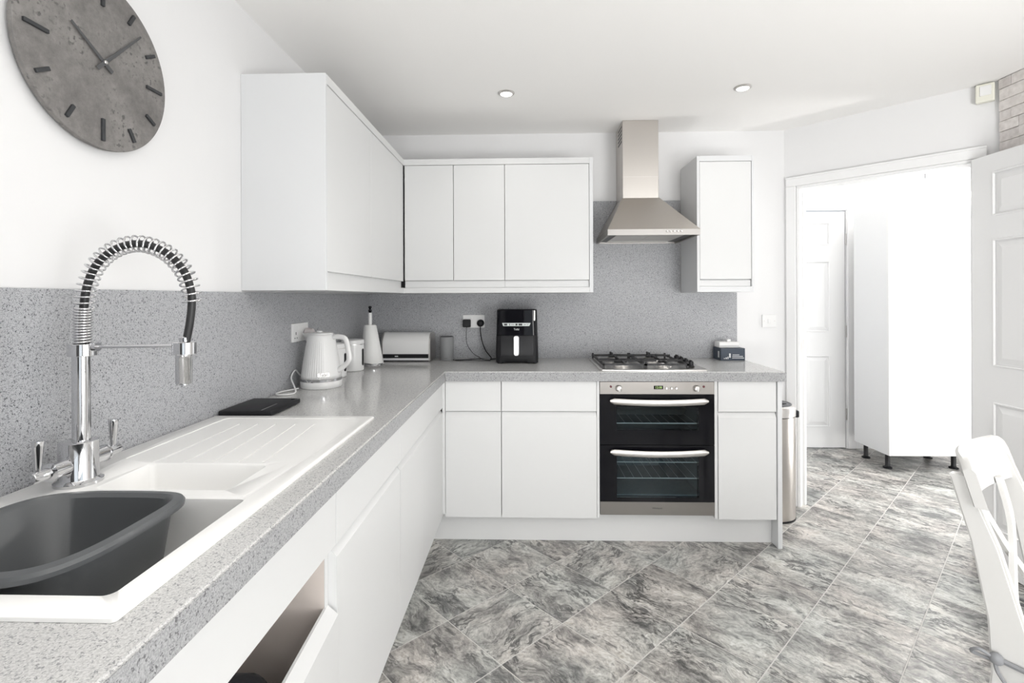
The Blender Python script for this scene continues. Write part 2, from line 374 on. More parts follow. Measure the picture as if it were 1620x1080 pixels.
# diagonal wall with the doorway: s runs along the wall from the back corner
SD = 1/math.sqrt(2)
def dg(s, t, z=0):                       # t: outwards from the kitchen
    return Vector((XD+s*SD+t*SD, -s*SD+t*SD, z))
def dbox(s0, s1, t0, t1, z0, z1, b=0.0, bm=None, seg=1):
    q = box(s0, t0, z0, s1, t1, z1, b, seg)
    M = Matrix(((SD, SD, 0, XD), (-SD, SD, 0, 0), (0, 0, 1, 0), (0, 0, 0, 1)))
    bmesh.ops.transform(q, matrix=M, verts=q.verts[:])
    return q if bm is None else join(bm, q)
w = dbox(0.0, 0.062, 0, 0.1, -0.05, H); dbox(0.90, 0.985, 0, 0.1, -0.05, H, bm=w); dbox(0.062, 0.90, 0, 0.1, 2.0, H, bm=w)
struct('wall_diagonal', w, WALL)
# hall
struct('wall_hall_left', box(XD-0.1, 0.1, -0.05, XD, HY, H), WALL)
hb = box(XD-0.1, HY, -0.05, 2.965, HY+0.1, H); box(3.765, HY, -0.05, HX, HY+0.1, H, bm=hb); box(2.965, HY, 2.05, 3.765, HY+0.1, H, bm=hb)
struct('wall_hall_back', hb, WALL)
hr = box(HX, -0.95, -0.05, HX+0.1, -0.5, H); box(HX, 0.5, -0.05, HX+0.1, HY+0.1, H, bm=hr); box(HX, -0.5, -0.05, HX+0.1, 0.5, 0.5, bm=hr); box(HX, -0.5, 2.1, HX+0.1, 0.5, H, bm=hr)
struct('wall_hall_right', hr, WALL)
hf = box(XR+0.1, -0.95, -0.05, 3.45, -0.85, H); box(4.65, -0.95, -0.05, HX, -0.85, H, bm=hf); box(3.45, -0.95, -0.05, 4.65, -0.85, 0.3, bm=hf); box(3.45, -0.95, 2.28, 4.65, -0.85, H, bm=hf)
struct('wall_hall_front', hf, WALL)
# floor: slab in joint colour + single tiles
floor = struct('floor', box(-0.1, YR-0.1, -0.06, HX+0.1, HY+0.15, -0.0015), GROUT)
TA = math.radians(44.42); TS = 0.327
ca, sa = math.cos(TA), math.sin(TA)
OFFN = -1.3405; OFFD = 0.0
def clip(poly, a, b, c):                 # keep a*x+b*y<=c
    out = []
    for i in range(len(poly)):
        p, q = poly[i], poly[(i+1) % len(poly)]
        dp = a*p[0]+b*p[1]-c; dq = a*q[0]+b*q[1]-c
        if dp <= 0: out.append(p)
        if dp*dq < 0:
            s = dp/(dp-dq); out.append((p[0]+(q[0]-p[0])*s, p[1]+(q[1]-p[1])*s))
    return out
def tile_bm(poly):
    t = NB(); A = [t.verts.new((x, y, -0.004)) for x, y in poly]; n = len(poly)
    cx = sum(p[0] for p in poly)/n; cy = sum(p[1] for p in poly)/n
    B = [t.verts.new((x, y, -0.0008)) for x, y in poly]
    Cc = []
    for x, y in poly:
        d = Vector((cx-x, cy-y)); d = d.normalized()*0.0012; Cc.append(t.verts.new((x+d.x, y+d.y, 0)))
    for i in range(n):
        j = (i+1) % n
        t.faces.new((A[i], A[j], B[j], B[i])); t.faces.new((B[i], B[j], Cc[j], Cc[i]))
    t.faces.new(Cc)
    bmesh.ops.recalc_face_normals(t, faces=t.faces[:])
    return t
HT = TS/2-0.0021
SQ = [(-HT, -HT), (HT, -HT), (HT, HT), (-HT, HT)]
tb = tile_bm(SQ); tile_me = bpy.data.meshes.new('tile'); tb.to_mesh(tile_me); tb.free(); tile_me.materials.append(FLOOR)
def rot(p, a): return (p[0]*math.cos(a)-p[1]*math.sin(a), p[0]*math.sin(a)+p[1]*math.cos(a))
ntile = 0
for i in range(-30, 31):
    for j in range(-30, 31):
        d0 = (i+0.5)*TS+OFFD; n0 = (j+0.5)*TS+OFFN
        cx = d0*ca-n0*sa; cy = d0*sa+n0*ca
        # visible / plausible region only
        R = TS*0.72
        if cx < 0.45-R or cx > HX+R or cy > HY+R or cy < -3.9-R: continue
        if cy > 0 and cx+cy < XD-R: continue
        if cx > XR+R and cy < -0.85-R: continue
        if cy > -0.52+R and cx < 2.34-R and cx+cy < XD: continue
        k = (1 if (random.random() < 0.35 and cx < 1.9) else 0)+random.choice((0, 2))
        a = TA+k*PI/2+PI/2
        pts = [(cx+rot(p, a)[0], cy+rot(p, a)[1]) for p in SQ]
        cl = clip(clip(clip(pts, -1, 0, -0.001), 1, 0, HX-0.001), 0, 1, HY+0.09)
        if len(cl) < 3: continue
        if len(cl) == 4 and all((Vector(p)-Vector(q)).length < 1e-6 for p, q in zip(cl, pts)):
            o = bpy.data.objects.new('tile', tile_me)
        else:
            loc = [rot((p[0]-cx, p[1]-cy), -a) for p in cl]
            b2 = tile_bm(loc); me = bpy.data.meshes.new('tile'); b2.to_mesh(me); b2.free(); me.materials.append(FLOOR); o = bpy.data.objects.new('tile', me)
        o.location = (cx, cy, 0); o.rotation_euler = (0, 0, a); o.parent = floor; COL.objects.link(o); ntile += 1
print('tiles', ntile)
# stone cladding on the right wall
wr = bpy.data.objects['wall_right']
z = 0.02; ns = 0
while z < H-0.012:
    h = random.choice((0.036, 0.042, 0.05, 0.058)); h = min(h, H-0.002-z)
    y = -0.703
    first = random.uniform(0.04, 0.3)
    while y > -1.95:
        l = first if y > -0.71 else random.uniform(0.16, 0.42)
        y1 = max(y-l, -2.0); th = random.uniform(0.008, 0.016)
        if y-y1 > 0.02:
            obj('stone', box(XR-th, y1+0.001, z+0.001, XR+0.004, y-0.001, z+h-0.001, 0.0015), STONE, wr); ns += 1
        y = y1
    z += h
print('stones', ns)
# rear glazed doors (behind the viewer) and hall window
def window(n, x0, x1, z0, z1, y0, y1, mull):
    f = box(x0, y0, z0, x0+0.06, y1, z1); box(x1-0.06, y0, z0, x1, y1, z1, bm=f); box(x0, y0, z0, x1, y1, z0+0.06, bm=f); box(x0, y0, z1-0.06, x1, y1, z1, bm=f)
    for m_ in mull: box(m_-0.04, y0, z0, m_+0.04, y1, z1, bm=f)
    o = struct(n, f, TRIM)
    obj('pane', box(x0+0.05, (y0+y1)/2-0.006, z0+0.05, x1-0.05, (y0+y1)/2+0.006, z1-0.05), CLEAR, o)
window('window_1', 1.35, 3.15, 0.0, 2.15, YR-0.08, YR-0.02, (2.25,))
window('window_2', 3.45, 4.65, 0.3, 2.28, -0.93, -0.87, (4.05,))
def window_x(n, y0, y1, z0, z1, x0, x1):
    f = box(x0, y0, z0, x1, y0+0.06, z1); box(x0, y1-0.06, z0, x1, y1, z1, bm=f); box(x0, y0, z0, x1, y1, z0+0.06, bm=f); box(x0, y0, z1-0.06, x1, y1, z1, bm=f)
    o = struct(n, f, TRIM)
    obj('pane', box((x0+x1)/2-0.006, y0+0.05, z0+0.05, (x0+x1)/2+0.006, y1-0.05, z1-0.05), CLEAR, o)
window_x('added_side_window', -5.3, -3.5, 0.7, 2.1, XR+0.02, XR+0.08)  # unseen side window, added as a place for the side fill
window_x('window_4', -0.5, 0.5, 0.5, 2.1, HX+0.02, HX+0.08)
# doorway lining + architrave
t = dbox(0.062, 0.088, -0.004, 0.104, 0, 1.975); dbox(0.868, 0.90, -0.004, 0.104, 0, 1.975, bm=t); dbox(0.062, 0.90, -0.004, 0.104, 1.975, 2.0, bm=t)
lin = struct('trim_1', t, TRIM)
obj('strike_plate', dbox(0.0878, 0.0892, 0.004, 0.028, 0.955, 1.035), SATIN, lin, label='steel strike plate')
obj('door_stop', dbox(0.088, 0.10, 0.045, 0.075, 0, 1.96), TRIM, lin)
t = dbox(0.013, 0.07, -0.018, -0.001, 0, 1.9915, 0.003); dbox(0.072, 0.082, -0.010, -0.001, 0, 1.979, bm=t)
arc = struct('trim_2', t, TRIM)
t = dbox(0.013, 0.93, -0.018, -0.001, 1.992, 2.05, 0.003); dbox(0.075, 0.93, -0.012, -0.001, 1.98, 1.991, bm=t)
dbox(0.013, 0.93, -0.022, -0.001, 2.038, 2.05, 0.002, bm=t)
obj('head_architrave', t, TRIM, arc)
t = dbox(0.88, 0.94, -0.016, -0.001, 0, 1.99, 0.003); obj('side_architrave', t, TRIM, arc)
# six panel doors
def six_panel(name, w, h, cols, rows, th, M):
    """door slab in local coords: x 0..w, y 0..th (front face y=0), z 0..h; panels recessed with raised fields"""
    slab = box(0, 0, 0, w, th, h)
    cut = []
    for (x0, x1) in cols:
        for (z0, z1) in rows:
            cut.append(prism([(x0, z0), (x1, z0), (x1, z1), (x0, z1)], 'y', -0.01, 0.008))
    allc = cut[0]
    for c in cut[1:]: join(allc, c)
    s = boolean(slab, [allc]); bmesh.ops.transform(s, matrix=M, verts=s.verts[:])
    d = struct(name, s, TRIM)
    for (x0, x1) in cols:
        for (z0, z1) in rows:
            e = 0.028
            p = loft([[(x0+e0, y, z0+e0), (x1-e0, y, z0+e0), (x1-e0, y, z1-e0), (x0+e0, y, z1-e0)] for e0, y in ((0.012, 0.0082), (e+0.012, 0.001), (e+0.014, 0.001))], cap0=False)
            bmesh.ops.transform(p, matrix=M, verts=p.verts[:])
            obj('raised_panel', p, TRIM, d)
            mo = NB()
            for (a0, a1) in (((x0, z0), (x1, z0)), ((x0, z1), (x1, z1)), ((x0, z0), (x0, z1)), ((x1, z0), (x1, z1))):
                tube([(a0[0], 0.002, a0[1]), (a1[0], 0.002, a1[1])], 0.006, 6, bm=mo)
            bmesh.ops.transform(mo, matrix=M, verts=mo.verts[:])
            obj('moulding', mo, TRIM, d)
    return d
# kitchen door, open against the stone wall: face x=3.25, hinge at y=-0.64; local x -> -y, local y -> +x
M1 = Matrix(((0, 1, 0, 3.25), (-1, 0, 0, -0.645), (0, 0, 1, 0.008), (0, 0, 0, 1)))
d1 = six_panel('door_1', 0.762, 1.975, ((0.115, 0.345), (0.417, 0.647)), ((0.19, 0.787), (0.965, 1.565), (1.682, 1.885)), 0.04, M1)
kh = lathe([(0.024, 0), (0.024, 0.008), (0.010, 0.009), (0.010, 0.03), (0.026, 0.036), (0.030, 0.05), (0.022, 0.062), (0, 0.064)], (0, 0, 0), 20)
bmesh.ops.transform(kh, matrix=Matrix(((0, 0, -1, 3.25), (0, 1, 0, -1.35), (1, 0, 0, 1.0), (0, 0, 0, 1))), verts=kh.verts[:])
obj('door_knob', kh, SATIN, d1, True)
for hz in (0.25, 1.0, 1.78): obj('hinge', box(3.252, -0.645, hz, 3.288, -0.640, hz+0.1), SATIN, d1)
# closed hall door
M2 = Matrix(((1, 0, 0, 2.995), (0, 1, 0, 1.146), (0, 0, 1, 0.008), (0, 0, 0, 1)))
d2 = six_panel('door_2', 0.762, 2.025, ((0.135, 0.345), (0.425, 0.63)), ((0.18, 0.785), (0.998, 1.597), (1.745, 1.93)), 0.035, M2)
for hz in (0.245, 0.955, 1.745): obj('hinge', box(3.7595, 1.138, hz, 3.770, 1.146, hz+0.10, 0.001), SATIN, d2, label='steel door hinge')
t = box(3.772, 1.130, 0, 3.84, 1.1495, 2.0445, 0.004); box(3.766, 1.141, 0, 3.7715, 1.18, 2.044, bm=t)
box(2.90, 1.130, 2.045, 3.84, 1.149, 2.12, 0.004, bm=t); box(2.90, 1.130, 0, 2.968, 1.1495, 2.0445, 0.004, bm=t)
struct('trim_3', t, TRIM)
struct('baseboard_hall', box(3.842, 1.134, 0, HX-0.001, 1.1495, 0.12, 0.003), TRIM)

# ================================================================== KITCHEN: base units
ZT = 0.9177; ZB = 0.868
# worktop
wt = prism([(0.001, -4.2), (0.598, -4.2), (0.598, -0.595), (2.3605, -0.595), (2.3605, -0.001), (0.001, -0.001)], 'z', ZB, ZT)
wt = boolean(wt, [box(0.04, -2.575, 0.8, 0.515, -2.024, 1.0), box(1.44, -0.545, 0.8, 1.945, -0.075, 1.0)])
ed = [e for e in wt.edges if all(abs(v.co.z-ZT) < 1e-4 for v in e.verts) and (all(abs(v.co.x-0.598) < 1e-3 for v in e.verts) or all(abs(v.co.y+0.595) < 1e-3 for v in e.verts) or all(abs(v.co.x-2.3605) < 1e-3 for v in e.verts))]
bmesh.ops.bevel(wt, geom=ed, offset=0.004, segments=3, affect='EDGES')
wto = tag(obj('worktop', wt, WORKTOP), 'L-shaped grey speckled worktop with square front edge under sink and hob', 'worktop')
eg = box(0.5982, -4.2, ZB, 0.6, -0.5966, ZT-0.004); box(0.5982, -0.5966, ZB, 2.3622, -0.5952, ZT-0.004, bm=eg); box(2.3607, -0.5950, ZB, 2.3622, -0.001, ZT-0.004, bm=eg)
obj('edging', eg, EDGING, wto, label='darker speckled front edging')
# splashbacks
tag(obj('splashback', box(0.0008, -4.2, ZT+0.0005, 0.012, -0.0112, 1.328), SPLASH), 'grey speckled splashback panel on left wall behind the tap', 'splashback')
sb = box(0.0008, -0.0105, ZT+0.0005, 2.357, -0.0008, 1.3335); box(1.413, -0.0105, 1.3335, 2.003, -0.0008, 1.919, bm=sb)
tag(obj('splashback', sb, SPLASH), 'grey speckled splashback panel on back wall behind air fryer and hob', 'splashback')

FY = -0.575
def jprof(front, back, zb, zt):          # door profile with finger-grip bevel along the top
    s = 1 if back > front else -1
    return [(front, zb), (front, zt-0.026), (front+s*0.015, zt), (back, zt), (back, zb)]
# back run units
def base_back(label, x0, x1, filler=None):
    t = thing('base_cabinet', label, 'cabinet', ((x0+x1)/2, -0.30, 0.147))
    obj('carcass', box(x0+0.0005, FY+0.022, 0.147, x1-0.0005, -0.011, ZB-0.001), CAB, t)
    obj('drawer_front', box(x0+0.002, FY, 0.707, x1-0.002, FY+0.0215, ZB-0.004, 0.001), CAB, t)
    obj('door', prism(jprof(FY, FY+0.0215, 0.147, 0.702), 'x', x0+0.002, x1-0.002), CAB, t)
    return t
base_back('narrow white base cabinet with drawer and door beside the inside corner filler post', 0.593, 0.891)
base_back('wide white base cabinet with drawer and door immediately left of the oven', 0.891, 1.393)
base_back('narrow white base cabinet with drawer and door immediately right of the oven', 2.0205, 2.322)
tag(obj('filler_post', box(0.5775, FY+0.004, 0.160, 0.5925, FY+0.03, ZB-0.001), CAB), 'slim white filler post in the inside corner of the base units', 'filler')
tag(obj('filler_strip', box(1.3935, FY+0.004, 0.150, 1.4065, -0.012, ZB-0.001), CAB), 'slim white filler strip on the left side of the oven', 'filler')
tag(obj('filler_strip', box(2.0045, FY+0.004, 0.150, 2.0195, -0.012, ZB-0.001), CAB), 'slim white filler strip on the right side of the oven', 'filler')
tag(obj('end_panel', box(2.3235, -0.583, 0, 2.3462, -0.011, ZB-0.001, 0.001), CABEND), 'white floor-length end panel closing the base units beside the bin', 'panel')
tag(obj('plinth', box(0.514, -0.514, 0, 2.3225, -0.498, 0.146), CAB), 'white plinth board under the oven and back base units', 'plinth')
# left run units
FX = 0.578
def base_left(label, y0, y1):
    t = thing('base_cabinet', label, 'cabinet', (0.3, (y0+y1)/2, 0.147))
    obj('carcass', box(0.0135, y0+0.0005, 0.147, FX-0.022, y1-0.0005, ZB-0.001), CAB, t)
    obj('drawer_front', box(FX-0.0215, y0+0.0015, 0.722, FX, y1-0.0015, ZB-0.004, 0.001), CAB, t)
    obj('door', prism([(FX, 0.147), (FX, 0.692), (FX-0.019, 0.714), (FX-0.0215, 0.714), (FX-0.0215, 0.147)], 'y', y0+0.0015, y1-0.0015), CAB, t)
    return t
base_left('white base cabinet with long drawer front in left run, just beyond the sink unit', -2.018, -1.434)
base_left('white base cabinet at the far end of the left run, beside the inside corner', -1.434, -0.556)
base_left('white base cabinet in left run on the near side of the sink unit', -4.2, -2.62)
t = thing('sink_cabinet', 'white sink base cabinet with open gap and bin bag inside, below the sink', 'cabinet', (0.3, -2.32, 0.147))
y0, y1 = -2.6195, -2.0185
c = box(0.0135, y0, 0.147, FX-0.022, y0+0.018, ZB-0.001); box(0.0135, y1-0.018, 0.147, FX-0.022, y1, ZB-0.001, bm=c)
box(0.0135, y0, 0.147, FX-0.022, y1, 0.165, bm=c); box(0.0135, y0, 0.147, 0.022, y1, 0.70, bm=c)
obj('carcass', c, CARC, t, label='beige cabinet interior')
obj('edge_strip', box(FX-0.0218, y1-0.018, 0.165, FX-0.0205, y1, 0.722), CAB, t)
obj('false_front', box(FX-0.0200, y0+0.001, 0.724, FX, y1-0.0015, ZB-0.004, 0.001), CAB, t)
obj('screw_cap', cyl((0.40, y1-0.0195, 0.60), 0.006, 0.0015, 12, 'y'), PINKP, t)
dr = prism([(0, 0.147), (0.0, 0.560), (-0.024, 0.582), (-0.030, 0.582), (-0.030, 0.147)], 'y', -0.595, 0)
bmesh.ops.transform(dr, matrix=Matrix.Translation((0.583, y1-0.003, 0)) @ Matrix.Rotation(math.radians(3.5), 4, 'Z'), verts=dr.verts[:])
obj('door', dr, CAB, t, label='white cabinet door standing slightly ajar')
# bin bag and cardboard scrap in the sink unit
bag = NB(); bmesh.ops.create_icosphere(bag, subdivisions=4, radius=1)
for v in bag.verts:
    n = Vector([math.copysign(abs(q)**0.55, q) for q in v.co]); k = 1+0.025*math.sin(9*n.x+4*n.z)+0.02*math.sin(11*n.y-6*n.x)+0.015*math.sin(17*n.z+8*n.y)
    v.co = Vector((0.335+0.185*n.x*k, -2.29+0.228*n.y*k, 0.345+0.155*n.z*k))
tag(obj('bin_bag', bag, BAG, smooth='all'), 'dark navy plastic bin bag inside the open sink cabinet', 'bag')
cd = prism([(0, 0), (0.05, 0.012), (0.042, 0.03), (0.012, 0.035), (0.02, 0.018)], 'z', 0, 0.012)
bmesh.ops.transform(cd, matrix=Matrix.Translation((0.28, -2.10, 0.515)) @ Matrix.Rotation(0.6, 4, 'X') @ Matrix.Rotation(0.4, 4, 'Z'), verts=cd.verts[:])
tag(obj('cardboard_scrap', cd, CARD), 'small torn tan cardboard scrap resting on the bin bag', 'scrap')
tag(obj('plinth', box(0.498, -4.2, 0, 0.513, -0.498, 0.146), CAB), 'white plinth board under the left run of base units', 'plinth')

# ================================================================== wall units
UZ0, UZ1 = 1.365, 2.080; UT = 2.1148; UB = 1.3339; UF = 0.3095
def wall_back_unit(label, x0, x1, doors):
    t = thing('wall_cabinet', label, 'cabinet', ((x0+x1)/2, -0.15, UZ0))
    obj('carcass', box(x0+0.0005, -UF+0.024, UZ0, x1-0.0005, -0.0005, UZ1), CAB, t)
    obj('grip_rail', box(x0+0.0005, -UF+0.014, UZ0+0.0005, x1-0.0005, -UF+0.0235, 1.404), CAB, t)
    for (a, b) in doors: obj('door', box(a+0.0015, -UF, 1.4075, b-0.0015, -UF+0.0205, UZ1-0.002, 0.001), CAB, t)
    return t
wall_back_unit('white two-door wall cabinet on back wall beside the inside corner', 0.313, 0.900, ((0.313, 0.601), (0.601, 0.900)))
wall_back_unit('wide single-door white wall cabinet on back wall, left of the cooker hood', 0.900, 1.390, ((0.900, 1.390),))
def wall_left_unit(label, y0, y1):
    t = thing('wall_cabinet', label, 'cabinet', (0.15, (y0+y1)/2, UZ0))
    ye = min(y1, -0.001)
    obj('carcass', box(0.0005, y0+0.0005, UZ0, UF-0.026, ye-0.0005, UZ1), CAB, t)
    yd = min(y1, -UF-0.004)
    obj('grip_rail', box(UF-0.0255, y0+0.0005, UZ0+0.0005, UF-0.016, yd, 1.404), CAB, t)
    obj('door', box(UF-0.0225, y0+0.0015, 1.4025, UF-0.002, yd-0.0015, UZ1-0.002, 0.001), CAB, t)
    return t
wall_left_unit('white wall cabinet on left wall, nearer one with the big end panel', -1.408, -0.905)
wall_left_unit('white wall cabinet on left wall, farther one reaching the corner', -0.905, -0.3135)
tag(obj('end_panel', box(0.0005, -1.4235, UB, UF+0.0, -1.4085, UT, 0.001), CABEND), 'large white end panel on the wall cabinets facing the clock side', 'panel')
tag(obj('end_panel', box(1.3905, -UF-0.002, UB, 1.4115, -0.0005, UT, 0.001), CABEND), 'slim white end panel of wall cabinets facing the cooker hood', 'panel')
def Lshape(z0, z1):
    return prism([(0.0005, -1.408), (UF, -1.408), (UF, -UF-0.001), (1.390, -UF-0.001), (1.390, -0.0005), (0.0005, -0.0005)], 'z', z0, z1)
tag(obj('cornice', Lshape(UZ1+0.0005, UT), CAB), 'white L-shaped top trim capping the corner wall cabinets', 'trim')
tag(obj('pelmet', Lshape(UB, UZ0-0.0005), CAB), 'white L-shaped bottom trim under the corner wall cabinets', 'trim')
t = thing('wall_cabinet', 'narrow white wall cabinet on back wall, right of the cooker hood', 'cabinet', (2.168, -0.15, UB))
c = box(2.0054, -0.313, UB, 2.0205, -0.0105, UT, 0.001); box(2.3155, -0.313, UB, 2.3303, -0.0005, UT, 0.001, bm=c)
box(2.0205, -0.313, UZ1+0.004, 2.3155, -0.0105, UT, bm=c); box(2.0205, -0.313, UB, 2.3155, -0.0105, UZ0, bm=c); box(2.0205, -0.285, UZ0, 2.3155, -0.011, UZ1+0.004, bm=c)
obj('carcass', c, CABEND, t)
obj('door', box(2.0225, -0.311, 1.4075, 2.3135, -0.2865, UZ1+0.002, 0.001), CAB, t)
obj('grip_rail', box(2.0225, -0.298, UZ0+0.001, 2.3135, -0.2855, 1.402), CAB, t)

# ================================================================== cooker hood
t = thing('cooker_hood', 'brushed steel chimney cooker hood on back wall above the hob', 'cooker hood', (1.72, -0.01, 1.645))
X0, X1 = 1.4735, 1.9765
c = NB()
box(X0, -0.452, 1.6455, X1, -0.440, 1.678, bm=c); box(X0, -0.4398, 1.6455, X0+0.012, -0.0115, 1.678, bm=c); box(X1-0.012, -0.4398, 1.6455, X1, -0.0115, 1.678, bm=c); box(X0+0.0122, -0.0225, 1.6455, X1-0.0122, -0.0115, 1.678, bm=c)
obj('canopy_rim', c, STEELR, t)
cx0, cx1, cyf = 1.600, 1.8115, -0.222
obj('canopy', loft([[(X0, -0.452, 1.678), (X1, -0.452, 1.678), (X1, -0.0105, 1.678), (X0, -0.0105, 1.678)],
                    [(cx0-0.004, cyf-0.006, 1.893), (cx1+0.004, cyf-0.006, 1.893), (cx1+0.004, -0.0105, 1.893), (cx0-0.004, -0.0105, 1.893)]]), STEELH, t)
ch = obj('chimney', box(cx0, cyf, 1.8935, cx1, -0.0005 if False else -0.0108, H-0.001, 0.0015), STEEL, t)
v = NB()
for k in range(5): box(cx0-0.0012, -0.195+0.0, 2.235+k*0.022, cx0+0.0004, -0.08, 2.245+k*0.022, bm=v)
obj('vent_slots', v, VENTD, ch)
obj('chimney_seam', box(cx0-0.0006, cyf-0.0006, 2.02, cx1+0.0006, -0.0115, 2.0215), SATIN, ch)
obj('underside', box(X0+0.012, -0.440, 1.655, X1-0.012, -0.022, 1.668), VENTD, t)
for a in (1.53, 1.72): obj('grease_filter', box(a, -0.40, 1.6505, a+0.187, -0.10, 1.6548, 0.001), FILTER, t)
obj('light_strip', box(1.53, -0.075, 1.6505, 1.907, -0.04, 1.6548, 0.001), FILTER, t)
for k in range(5): obj('button', lathe([(0.0055, 0), (0.0055, 0.004), (0.004, 0.006), (0, 0.006)], (1.796+k*0.0195, -0.4515, 1.665), 12, axis='-y'), SATIN, t, True)
# downlights
REAR_SPOTS = ((0.926, -2.2), (2.117, -2.2), (0.926, -3.75), (2.117, -3.75), (0.926, -5.1), (2.117, -5.1))  # unseen rear spots, added to light worktop, sink and floor from above
for (x, y, lab) in ((0.926, -0.638, 'recessed ceiling downlight with nickel rim, left one of the two'), (2.117, -0.662, 'recessed ceiling downlight with nickel rim, right one of the two')):
    d = thing('downlight', lab, 'downlight', (x, y, H))
    obj('rim', lathe([(0.030, -0.008), (0.030, -0.0002), (0.043, -0.0002), (0.043, -0.003), (0.036, -0.008), (0.030, -0.008)], (x, y, H), 28, caps=False), SATIN, d, True)
    obj('bulb', lathe([(0, -0.0062), (0.020, -0.0055), (0.0295, -0.003), (0.0295, -0.0003), (0, -0.0003)], (x, y, H), 24), LAMP, d, True)
def beam(x, y, e):
    sp = bpy.data.lights.new('downlight_beam', 'SPOT'); sp.energy = e; sp.spot_size = 2.5; sp.spot_blend = 0.9; sp.shadow_soft_size = 0.04; sp.color = (1, 0.97, 0.93)
    so = bpy.data.objects.new('downlight_beam', sp); COL.objects.link(so); so.location = (x, y, H-0.012)
for x, y in ((0.926, -0.638), (2.117, -0.662)): beam(x, y, BEAM_FRONT)
for x, y in REAR_SPOTS: beam(x, y, BEAM_REAR)

# ================================================================== oven
t = thing('built_in_oven', 'built-in double oven with black glass doors and steel trim under the hob', 'oven', (1.7055, -0.3, 0.163))
x0, x1 = 1.4085, 2.0025
cv = box(x0+0.005, -0.548, 0.165, x1-0.005, -0.03, 0.860)
cv = boolean(cv, [box(1.485, -0.60, 0.265, 1.935, -0.10, 0.475), box(1.485, -0.60, 0.575, 1.935, -0.10, 0.735)])
obj('oven_cavity', cv, ENAMEL, t)
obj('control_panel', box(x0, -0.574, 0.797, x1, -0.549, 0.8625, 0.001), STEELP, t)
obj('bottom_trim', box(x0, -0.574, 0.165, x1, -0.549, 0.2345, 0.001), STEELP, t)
def oven_door(z0, z1, wz0, wz1):
    fr = box(x0, -0.575, z0, x1, -0.549, z1)
    fr = boolean(fr, [box(1.496, -0.7, wz0, 1.921, -0.4, wz1)])
    d = obj('oven_door', fr, BLACKG, t)
    obj('door_window', box(1.4965, -0.572, wz0+0.0005, 1.9205, -0.566, wz1-0.0005), OVENPANE, d)
    zh = z1-0.034
    h = NB(); n = 24; L = []
    for i in range(n+1):
        s = -1+2*i/n; xx = 1.7115+0.2525*s
        zc = zh-0.008*(1-s*s)+0.0045; yc = -0.598-0.012*(1-s*s)
        hw = 0.0165 if abs(s) < 0.97 else 0.0165*math.sqrt(max(0, 1-((abs(s)-0.97)/0.03)**2))*0.6+0.0054
        th = 0.007
        L.append([(xx, yc-th*math.cos(a), zc+hw*math.sin(a)) for a in [2*PI*k/12 for k in range(12)]])
    loft(L, bm=h)
    for sx in (-0.235, 0.235): box(1.7115+sx-0.011, -0.596, zh-0.006, 1.7115+sx+0.011, -0.5745, zh+0.010, bm=h)
    obj('handle', h, SATIN, d, True)
    return d
oven_door(0.5335, 0.7955, 0.610, 0.732)
oven_door(0.2355, 0.5305, 0.257, 0.474)
def rack(z, y0=-0.535):
    r = NB(); tube([(1.487, y0, z), (1.933, y0, z)], 0.003, 6, bm=r); tube([(1.487, -0.14, z), (1.933, -0.14, z)], 0.003, 6, bm=r)
    for k in range(10): 
        xx = 1.50+k*0.0465; tube([(xx, y0, z+0.003), (xx, -0.14, z+0.003)], 0.0010, 5, bm=r)
    obj('rack', r, RACK, t, True)
for z in (0.345, 0.430, 0.636): rack(z)
pn = loft([[(a, b, z) for a, b in rrect(1.51-e, -0.46-e, 1.90+e, -0.14+e, 0.02+e, 3)] for e, z in ((-0.02, 0.660), (0, 0.690), (0.004, 0.692), (-0.004, 0.690), (-0.024, 0.663))], cap1=True)
obj('grill_tray', pn, SATIN, t, True)
obj('display', box(1.690, -0.5752, 0.824, 1.738, -0.5739, 0.842), BLACKG, t)
obj('display_digits', text('12:08', 0.0165, Matrix.Translation((1.714, -0.5756, 0.8328)) @ FRONT), GREEN, t)
for xx in (1.755, 1.781, 1.806): obj('button', lathe([(0.0065, 0), (0.0065, 0.004), (0.005, 0.006), (0, 0.006)], (xx, -0.5735, 0.829), 14, axis='-y'), SATIN, t, True)
for xx, lr in ((1.507, 1.4665), (1.910, 1.948)):
    k = obj('control_knob', lathe([(0.0175, 0), (0.0175, 0.006), (0.0155, 0.008), (0.0145, 0.022), (0.012, 0.024), (0, 0.024)], (xx, -0.5735, 0.829), 24, axis='-y'), SATIN, t, True)
    obj('grip', box(xx-0.0035, -0.603, 0.816, xx+0.0035, -0.5965, 0.842, 0.001), WHITEP, k)
    obj('indicator_lamp', lathe([(0.0065, 0), (0.0065, 0.002), (0, 0.003)], (lr, -0.5735, 0.838), 14, axis='-y'), RED, t, True)
obj('lettering', text('Whirlpool', 0.0125, Matrix.Translation((1.705, -0.5743, 0.2015)) @ FRONT), INKD, t)

